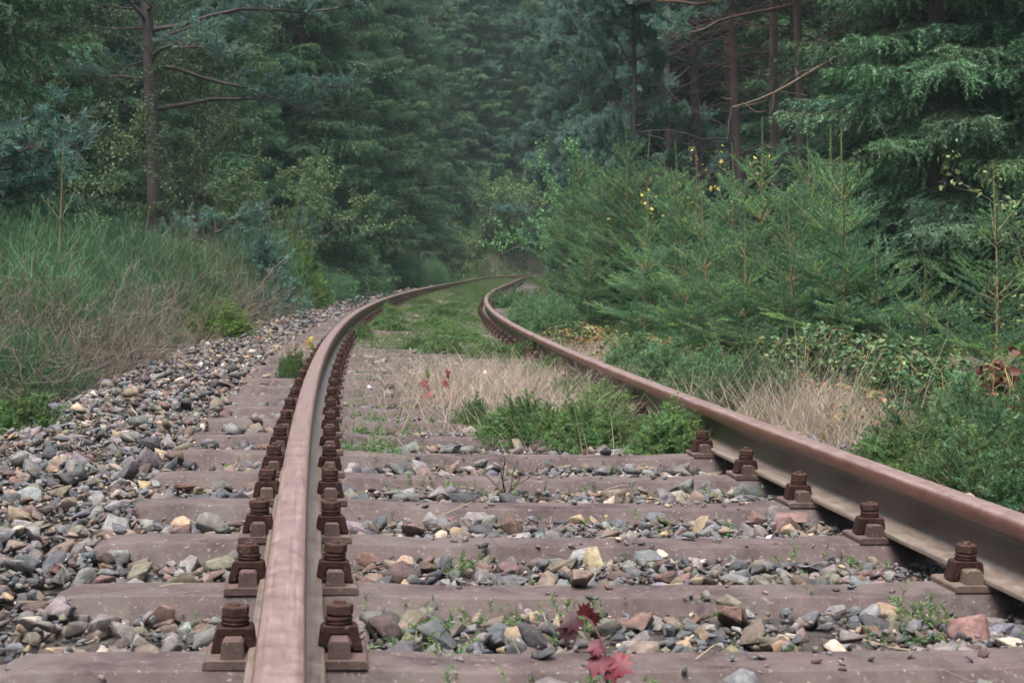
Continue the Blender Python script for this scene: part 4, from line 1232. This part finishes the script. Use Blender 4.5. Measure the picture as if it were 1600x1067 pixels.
LC = [low_conifer(94, .30, .20, 330), low_conifer(95, .2, .19, 220), low_conifer(96, .34, .30, 330, 750, .015, .0028, 'spruce_young')]
def conif(px, y, v, sc, lab, grp='low spruce growth in and beside the track', u=None, z=None):
    x = ax(px, y)
    if z is None:
        uu_ = float(track_u(x, y))
        z = float(ground_z(x, y)) + (.03 if abs(uu_) < 1.4 else -.02)
    return place('low_spruce', LC[v], CN, x, y, sc, px * .7, lab, 'low spruce', grp, z=z)
conif(840, 6.45, 0, (.95, .7, .85), 'low green spruce cushion between the rails, wider half facing the dry grass')
conif(930, 6.35, 0, (1.0, .7, .8), 'low green spruce cushion between the rails, beside the round one')
conif(1058, 6.1, 1, (.9, .9, .9), 'round green spruce cushion touching the inner side of the far rail')
conif(960, 7.6, 1, (1.0, .8, .75), 'small spruce cushion behind the pair between the rails')
for px, y, v, sc, lab in [(885, 8.4, 1, (.7, .7, .7), 'small spruce tuft inside the far rail, behind the green cushions'),
                          (850, 10.0, 1, (.8, .8, .7), 'spruce tuft inside the far rail, where the dry grass ends'),
                          (822, 12.0, 1, (.8, .8, .8), 'spruce tuft against the inner side of the far rail, behind the dry grass'),
                          (690, 12.6, 0, (.9, .7, .65), 'flat spruce growth across a sleeper behind the dry grass, track left half'),
                          (765, 12.3, 0, (1.0, .7, .65), 'flat spruce growth across a sleeper behind the dry grass, in the middle'),
                          (720, 14.6, 0, (1.0, .7, .6), 'flat spruce growth covering sleepers where the track starts to bend'),
                          (650, 13.2, 1, (.7, .7, .6), 'little spruce tuft at the left end of the flat spruce growth')]:
    conif(px, y, v, sc, lab)
rl = np.random.default_rng(23)
for k in range(26):
    S_ = 14.5 + 34 * (k / 25) ** 1.3; U_ = float(rl.uniform(-.45, .55)); q_ = T(S_, U_, -.2)
    place('low_spruce', LC[k % 2], CN, float(q_[0]), float(q_[1]), (float(rl.uniform(.6, 1.5)), float(rl.uniform(.6, 1.0)), float(rl.uniform(.4, .75))), k * 1.1,
          'flat green lump of growth on the overgrown sleepers towards the bend', 'low spruce', 'green lumps on the overgrown sleepers', z=float(q_[2]))
conif(740, 6.9, 1, (.4, .4, .7), 'tiny spruce seedling left of the big cushions between the rails')
for px, y, sc, lab in [(1120, 8.2, (.8, .8, .95), 'wispy low spruce just outside the far rail'),
                       (1175, 7.6, (.75, .75, .95), 'wispy low spruce left of the dry grass clump'),
                       (1065, 9.6, (.9, .9, .9), 'wispy low spruce outside the rail, behind the first one'),
                       (1000, 11.0, (.8, .8, .8), 'soft low spruce near the reddish weeds'),
                       (830, 17.5, (.9, .9, 1.0), 'small round spruce outside the curve of the inner rail'),
                       (862, 16.0, (.7, .7, 1.2), 'slender little spruce beside the curve of the inner rail'),
                       (800, 26, (1.2, 1.2, 1.1), 'low spruce hiding the inner rail at the bend'),
                       (835, 24, (1.3, 1.3, 1.2), 'low spruce right of the rail at the bend'),
                       (868, 21, (1.2, 1.2, 1.3), 'low spruce at the foot of the thicket')]:
    conif(px, y, 2, sc, lab)
for px, y, sc, lab in [(1425, 5.6, (.9, .8, .8), 'low spruce carpet next to the dry grass at lower right'),
                       (1500, 5.2, (1.0, .8, .85), 'low spruce carpet beside the far rail at lower right'),
                       (1590, 4.95, (.9, .8, .9), 'low spruce carpet at the right edge, lowest'),
                       (1600, 5.9, (1.1, .9, 1.2), 'low spruce carpet under the brown red leaves'),
                       (1500, 6.1, (1.0, .9, 1.1), 'low spruce carpet behind the lowest ones'),
                       (1560, 7.0, (1.0, .9, 1.3), 'low spruce carpet at the foot of the lone young spruce')]:
    conif(px, y, 0 if 'next' in lab or 'rail' in lab else 2, sc, lab)
for px, y, sc, lab in [(600, 17.0, (.8, .8, .85), 'green spruce tuft against the inner side of the outer rail, farther'),
                       (563, 14.5, (.65, .65, .8), 'green spruce tuft against the inner side of the outer rail, nearer')]:
    conif(px, y, 1, sc, lab)
conif(610, 21.5, 1, (.8, .8, .9), 'green tuft on the outside of the outer rail at the bend')
conif(14, 6.9, 1, (1.2, 1.2, 1.15), 'low yellow green spruce cushion at the left edge on the ballast slope', 'small spruces left of the track')
conif(455, 9.5, 1, (.45, .45, .9), 'thin spruce seedling on the sleepers outside the bolted rail')

# ---------------------------------------------------------------- grasses and cover
def blades(S, U, h, lean, w, rng, k=4, curl=.5, v=-.21):
    m = len(S)
    base = T(S, U, v)
    gz = ground_z(base[:, 0], base[:, 1]); out = np.abs(U) > 1.6
    base[:, 2] = np.where(out, gz, base[:, 2])
    az = rng.uniform(0, 6.283, m)
    d = unit(np.stack([np.cos(az) * lean, np.sin(az) * lean, np.ones(m)], 1) * (1 + rng.normal(0, .15, (m, 3))))
    P = [base]; hh = (h * rng.uniform(.5, 1.15, m))[:, None]
    for i in range(k - 1):
        P.append(P[-1] + d * hh / (k - 1))
        d = unit(d + np.stack([np.cos(az), np.sin(az), -np.ones(m) * .6], 1) * curl * rng.uniform(0, 1, (m, 1)) * .5)
    return np.stack(P, 1)
rg = np.random.default_rng(17)
def blob(cs, cu, ss_, su, n): return rg.normal(cs, ss_, n), rg.normal(cu, su, n)
mb = MB()
def dry(cs, cu, ss_, su, n, h, lean=.6, w=.0021):
    S, U = blob(cs, cu, ss_, su, n)
    P = blades(S, U, np.full(n, h), lean, w, rg)
    t = np.stack([np.ones(n), rg.uniform(.9, 1.02, n), rg.uniform(.8, 1.02, n)], 1) * rg.uniform(.65, 1.25, (n, 1))
    ribbons(mb, P, w, w * .35, rg, t)
for a in [(8.2, .05, .8, .24, 1700, .21), (8.6, .42, .9, .20, 1800, .22), (9.6, .2, .9, .32, 1500, .2), (7.6, .3, .5, .2, 500, .13),
          (7.2, 1.35, .45, .18, 1200, .30, .5), (7.0, 1.55, .5, .22, 1300, .26, .6), (6.6, 1.45, .5, .2, 600, .14, .9), (8.6, 1.25, .6, .15, 200, .18),
          (12.0, 1.35, 1.2, .25, 1500, .14), (14.5, 1.4, 1.5, .3, 1300, .13), (6.1, 2.0, .4, .3, 500, .2),
          (6.1, .12, .3, .3, 90, .10, .9), (12.4, -1.05, .5, .18, 420, .16), (11.5, -.95, .9, .2, 200, .12), (9.0, -.55, 1.2, .08, 120, .1), (15.8, -.55, 1.2, .1, 300, .12),
          (9.5, 1.9, 1.5, .3, 500, .25), (8.5, 2.9, 1.2, .5, 700, .28), (7.0, 1.45, .4, .2, 160, .5, .3), (13, -.35, 2.2, .3, 700, .07, 1.2)]:
    dry(*a)
tag(link('dry_grass', mb.mesh('dry_grass', M['dry'])), 'pale dry grass tufts in and beside the track', 'dry grass', kind='stuff')
# scattered straws and twigs on the stones
mb = MB(); n = 420
S = rg.uniform(2.2, 9, n); U = rg.uniform(-2.2, 1.5, n); az = rg.uniform(0, 6.283, n)
b = T(S, U, np.where(np.abs(((S - S0) / SP) - np.round((S - S0) / SP)) * SP < .07, Z_TOP + .004, -.185))
l = rg.uniform(.03, .13, n)
e = b + np.stack([np.cos(az), np.sin(az), rg.normal(.05, .12, n)], 1) * l[:, None]
ok = np.abs(np.abs(U) - .751) > .2
t = np.where(rg.random((n, 1)) < .5, np.array([[.5, .45, .4]]), np.array([[1, .92, .8]])) * rg.uniform(.7, 1.1, (n, 1))
P = np.stack([b, (b + e) / 2 + rg.normal(0, .006, (n, 3)), e], 1)
ribbons(mb, P[ok], .0028, .0018, rg, t[ok])
tag(link('plant_litter', mb.mesh('plant_litter', M['dry'])), 'dry straws and twigs scattered over stones and sleepers', 'litter', kind='stuff')
# green cover over the sleepers beyond the dry grass, small weeds near the bolted rail
mb = MB()
n = 80000
S = 11.5 + (rg.random(n) ** 1.25) * 68; U = rg.uniform(-.66, .66, n) * np.where(S > 62, 2.2, 1)
patch = np.sin(S * 1.9 + U * 2) + np.sin(S * .8 - U * 4 + 1) + np.sin(U * 7 + S * .37)
lim = np.interp(S, [11, 13, 16, 20, 60], [1.0, -.2, -.9, -1.25, -1.7]) - np.interp(S, [11, 20], [.0, .0]) + np.where(U < -.35, 1.1 * (S < 22), 0)
ok = (patch > lim) & ((np.abs(((S - S0) / SP) - np.round((S - S0) / SP)) * SP > .11) | (rg.random(n) < .3))
S, U = S[ok], U[ok]; n = len(S)
phs = np.abs(((S - S0) / SP) - np.round((S - S0) / SP)) * SP
b = T(S, U, np.where(phs < .09, -.165, -.19)); cl = .55 + .45 * np.sin(S * 7.3 + 3 * np.sin(U * 5)) * np.sin(U * 9 + S * 3.1)
hgt = np.interp(S, [11, 14, 50], [.035, .05, .09]) * rg.uniform(.4, 1.5, n) * np.where(phs < .09, .35, 1.2) * (cl + .25)
d = unit(rg.normal(0, .55, (n, 3)) + np.array([0, 0, 1.]))
t = np.stack([rg.uniform(.8, 1.3, n), np.ones(n), rg.uniform(.6, 1.0, n)], 1) * rg.uniform(.7, 1.25, (n, 1))
needles(mb, b, b + d * hgt[:, None], 200, .018, .0045, rg, (25, 75), t * np.array([1.05, .95, .95]))
def weeds(cs, cu, ss_, su, n, h=.03):
    S, U = blob(cs, cu, ss_, su, n)
    b = T(S, U, -.185); d = unit(rg.normal(0, .7, (n, 3)) + np.array([0, 0, .8]))
    t = np.stack([rg.uniform(.8, 1.2, n), np.ones(n), rg.uniform(.6, .9, n)], 1) * rg.uniform(.8, 1.4, (n, 1))
    needles(mb, b, b + d * (h * rg.uniform(.5, 1.5, n))[:, None], 420, .016, .003, rg, (25, 75), t)
for a in [(2.9, .35, .05, .12, 14), (3.75, .5, .04, .12, 14), (6.4, -.5, .35, .1, 160), (6.0, -.48, .2, .07, 90), (7.4, -.45, .5, .12, 130), (2.95, -.5, .12, .05, 40), (3.12, -.38, .05, .06, 22), (3.1, -.2, .03, .03, 16, .04),
          (3.12, .48, .03, .03, 20, .05), (3.7, -.37, .03, .02, 14), (4.9, 0, .05, .5, 30), (5.6, .1, .2, .5, 60), (5.05, -.35, .05, .08, 20), (4.3, .2, .05, .5, 18),
          (9.5, -.3, 1.2, .25, 260), (7.2, .05, .25, .08, 60, .05), (8, .6, .8, .06, 90, .05), (4.25, -1.5, .02, .02, 10), (11.5, 0, 1.2, .4, 300, .04), (3.4, .2, .4, .4, 26), (2.62, -.3, .03, .1, 18)]:
    weeds(*a)
tag(link('ground_cover', mb.mesh('ground_cover', M['cover'])), 'low green growth covering sleepers and gaps between the rails', 'ground cover', kind='stuff')
# general undergrowth on the right and under the left bushes
mb = MB(); n = 42000
y = rg.uniform(4.5, 40, n); x = np.interp(y, _Y, _X) + np.where(rg.random(n) < .62, rg.uniform(1.5, 9, n), rg.uniform(-9, -2.75, n))
b = np.stack([x, y, ground_z(x, y) - .01], 1)
pt = np.sin(x * 2.1 + y) + np.sin(y * 1.4 - x * .7) 
ok = pt > -1.0; b = b[ok]; n = len(b)
d = unit(rg.normal(0, .5, (n, 3)) + np.array([0, 0, 1.])); hg = rg.uniform(.06, .22, n)[:, None] * np.where(b[:, :1] > 0, 1, .8)
P = np.stack([b, b + d * hg * .5, b + unit(d + rg.normal(0, .25, (n, 3))) * hg], 1)
t = np.stack([rg.uniform(.7, 1.5, n), rg.uniform(.8, 1.1, n), rg.uniform(.6, 1.1, n)], 1) * rg.uniform(.5, 1.2, (n, 1))
ribbons(mb, P, .006, .002, rg, t)
n = 16000
y = rg.uniform(26, 98, n); x = np.interp(y, _Y, _X) + np.where(rg.random(n) < .5, rg.uniform(1.5, 7, n), rg.uniform(-8, -2.4, n))
b = np.stack([x, y, ground_z(x, y) - .01], 1)
d = unit(rg.normal(0, .5, (n, 3)) + np.array([0, 0, 1.])); hg = rg.uniform(.1, .45, n)[:, None]
P = np.stack([b, b + d * hg * .5, b + unit(d + rg.normal(0, .3, (n, 3))) * hg], 1)
t = np.stack([rg.uniform(.7, 1.3, n), rg.uniform(.85, 1.1, n), rg.uniform(.6, 1.1, n)], 1) * rg.uniform(.6, 1.2, (n, 1))
ribbons(mb, P, .016, .006, rg, t)
n = 22000
y = rg.uniform(62, 96, n); x = rg.uniform(-6, 8, n); u_ = track_u(x, y); k_ = (np.abs(u_) > 1.5) & (rg.random(n) < np.where(u_ > 0, .35, 1)); x, y = x[k_], y[k_]; n = len(x)
b = np.stack([x, y, ground_z(x, y) - .01], 1)
d = unit(rg.normal(0, .5, (n, 3)) + np.array([0, 0, 1.])); hg = rg.uniform(.2, .7, n)[:, None]
P = np.stack([b, b + d * hg * .5, b + unit(d + rg.normal(0, .35, (n, 3))) * hg], 1)
t = np.stack([rg.uniform(.6, 1.1, n), rg.uniform(.8, 1.05, n), rg.uniform(.6, 1.1, n)], 1) * rg.uniform(.4, 1.2, (n, 1))
ribbons(mb, P, .04, .012, rg, t)
nl_ = 9000
y = rg.uniform(5.5, 30, nl_); x = np.interp(y, _Y, _X) + rg.uniform(1.7, 8, nl_)
bb = np.stack([x, y, ground_z(x, y) + rg.uniform(.02, .16, nl_)], 1)
tl = np.array([(1, 1, .9), (1.3, 1.1, .7), (.8, .9, 1), (2.6, 1.3, .7)])[rg.choice(4, nl_, p=[.45, .25, .22, .08])] * rg.uniform(.6, 1.2, (nl_, 1))
leaves(mb, bb, rg.normal(0, 1, (nl_, 3)) * np.array([1, 1, .5]), .04, rg, tl)
tag(link('undergrowth', mb.mesh('undergrowth', M['green_grass'])), 'green weeds and grasses covering the ground beside the track', 'undergrowth', kind='stuff')

# ---------------------------------------------------------------- small plants in the track
def palmate(mb, c, d, nrm, size, col, rng):
    d = unit(np.array(d, float)); nrm = unit(np.array(nrm, float) - d * np.dot(nrm, d)); s = np.cross(d, nrm)
    out = [(-.0, .02), (.28, -.18), (.50, .02), (.36, .16), (.62, .40), (.36, .46), (.40, .72), (.16, .66), (0, 1.0)]
    pts = out + [(-x, y) for x, y in reversed(out[1:-1])]
    V = [c + d * size * .32]
    for x, y in pts:
        x += rng.normal(0, .03); y += rng.normal(0, .03)
        V.append(c + s * x * size + d * y * size + nrm * size * (-.5 * x * x - .22 * (y - .3) ** 2 + rng.normal(0, .03) + (.10 if abs(x) < .02 else 0)))
    n = len(pts)
    F = [[0, 1 + i, 1 + (i + 1) % n] for i in range(n)]
    t = np.array([np.array(col) * rng.uniform(.75, 1.25) for _ in V])
    mb.add(np.array(V), F, t)
def leafy_seedling(name, base, stem_pts, lv, label, cat='plant'):
    rng = np.random.default_rng(int(abs(base[0]) * 1000) + len(lv))
    o = link(name, None, None, base)
    w = MB(); polytube(w, np.array(stem_pts, float), np.linspace(.0028, .0014, len(stem_pts)), 5)
    link('stem', w.mesh('plant_stem', M['leafstem'] if 'leafstem' in M else M['stem']), o)
    for (c, d, nrm, size, col) in lv:
        m_ = MB(); palmate(m_, np.array(c, float), d, nrm, size, col, rng)
        link('leaf', m_.mesh('leaf', M['leaf_plain']), o)
    return tag(o, label, cat)
M['leafstem'] = bark_mat('red_stem', (.10, .05, .045), (.18, .10, .08), 60, .2)
y0 = 2.52; x0 = ax(955, y0); zb = -.215
def lp(px, py, y=y0): return np.array([ax(px, y) - x0, y - y0, CAM_Z + (416.7 - py) / 2533 * y - zb])
st = [(0, 0, 0), lp(950, 1060), lp(950, 1035), lp(941, 1005), lp(925, 975), lp(912, 966)]
leafy_seedling('bramble_shoot', (x0, y0, zb), st, [
    (lp(942, 1030), (-.45, -.5, -.75), (-.2, -1, .5), .040, (.11, .012, .025)),
    (lp(960, 1036), (.75, -.45, -.4), (.1, -1, .6), .041, (.14, .012, .025)),
    (lp(953, 1040), (.25, -.5, -.85), (.2, -1, .4), .037, (.10, .009, .02)),
    (lp(941, 1012), (-.55, -.1, -.2), (0, -.9, .6), .028, (.13, .02, .035)),
    (lp(905, 968), (-.8, -.2, -.35), (-.1, -1, .5), .036, (.05, .011, .015)),
    (lp(890, 978), (-.2, -.3, -.9), (-.3, -1, .4), .034, (.04, .01, .013)),
    (lp(912, 966), (.3, -.1, .6), (0, -1, .2), .026, (.09, .014, .018)),
    (lp(925, 975), (.5, -.2, .6), (0, -1, .3), .022, (.10, .016, .02))],
    'crimson bramble shoot with lobed leaves standing in the nearest gap')
y1 = 8.4
for px, col1, col2, lab, n in [(668, (.32, .065, .06), (.16, .20, .045), 'small seedling with lime and coral red leaves in front of the dry grass', 3),
                               (700, (.30, .055, .05), (.26, .04, .04), 'small seedling with coral red leaves beside the lime and red one', 3)]:
    xb = ax(px, y1); zg = float(T(y1, 0, -.2)[2])
    lv = []
    for k in range(n):
        h = .04 + .05 * k
        lv.append(((.01 * (k - 1), -.02, h), (math.cos(k * 2.2), -.5, .25 if k else -.3), (0, -1, .5), .048, col1 if k != 2 else col2))
    leafy_seedling('leafy_seedling', (xb, y1, zg), [(0, 0, 0), (.005, 0, .06), (0, -.01, .15)], lv, lab)
lv = [((.02 * math.cos(k), -.01, .05 + .03 * k), (math.cos(k * 1.9), -.4, .3), (0, -1, .6), .05, [(.30, .25, .035), (.20, .22, .04), (.30, .17, .04), (.32, .29, .06)][k]) for k in range(4)]
yb = 12.0
leafy_seedling('leafy_seedling', (ax(487, yb), yb, float(T(yb, -1, -.2)[2])), [(0, 0, 0), (.01, 0, .08), (0, 0, .17)], lv, 'seedling with yellow leaves outside the bolted rail among dry stalks')
# dead twig plant between the rails
rng = np.random.default_rng(3); mb = MB()
for k in range(7):
    Q = crook((rng.normal(0, .006), 0, 0), (rng.normal(0, .45), rng.normal(0, .3), 1), rng.uniform(.09, .16), 5, rng, .18)
    tubes(mb, Q[:-1], Q[1:], np.linspace(.0022, .001, 6)[:-1], np.linspace(.0022, .001, 6)[1:], 4, (.55, .42, .42))
    for j in range(3):
        q = Q[rng.integers(2, 5)]; Q2 = crook(q, (rng.normal(0, .6), rng.normal(0, .5), .8), rng.uniform(.03, .06), 3, rng, .2)
        tubes(mb, Q2[:-1], Q2[1:], .0011, .0007, 3, (.55, .42, .42))
yb = 4.93
tag(link('dead_twig_plant', mb.mesh('dead_twig_plant', M['dead']), None, (ax(790, yb), yb, float(T(yb, 0, -.2)[2]))), 'thin dark leafless twig plant standing between two sleepers', 'plant')

# ---------------------------------------------------------------- the air
hz = bmesh.new()
bmesh.ops.create_cube(hz, size=1)
me = bpy.data.meshes.new('haze'); hz.to_mesh(me); hz.free()
ho = link('haze', me, None, (0, 100, 26)); ho.scale = (302, 322, 60)
hm = bpy.data.materials.new('haze_air'); hm.use_nodes = True
for n_ in list(hm.node_tree.nodes):
    if n_.type != 'OUTPUT_MATERIAL': hm.node_tree.nodes.remove(n_)
pv = hm.node_tree.nodes.new('ShaderNodeVolumePrincipled')
pv.inputs['Color'].default_value = (.72, .96, .95, 1)
pv.inputs['Density'].default_value = .0006
hm.node_tree.links.new(pv.outputs[0], hm.node_tree.nodes['Material Output'].inputs['Volume'])
me.materials.append(hm)
tag(ho, kind='stuff')
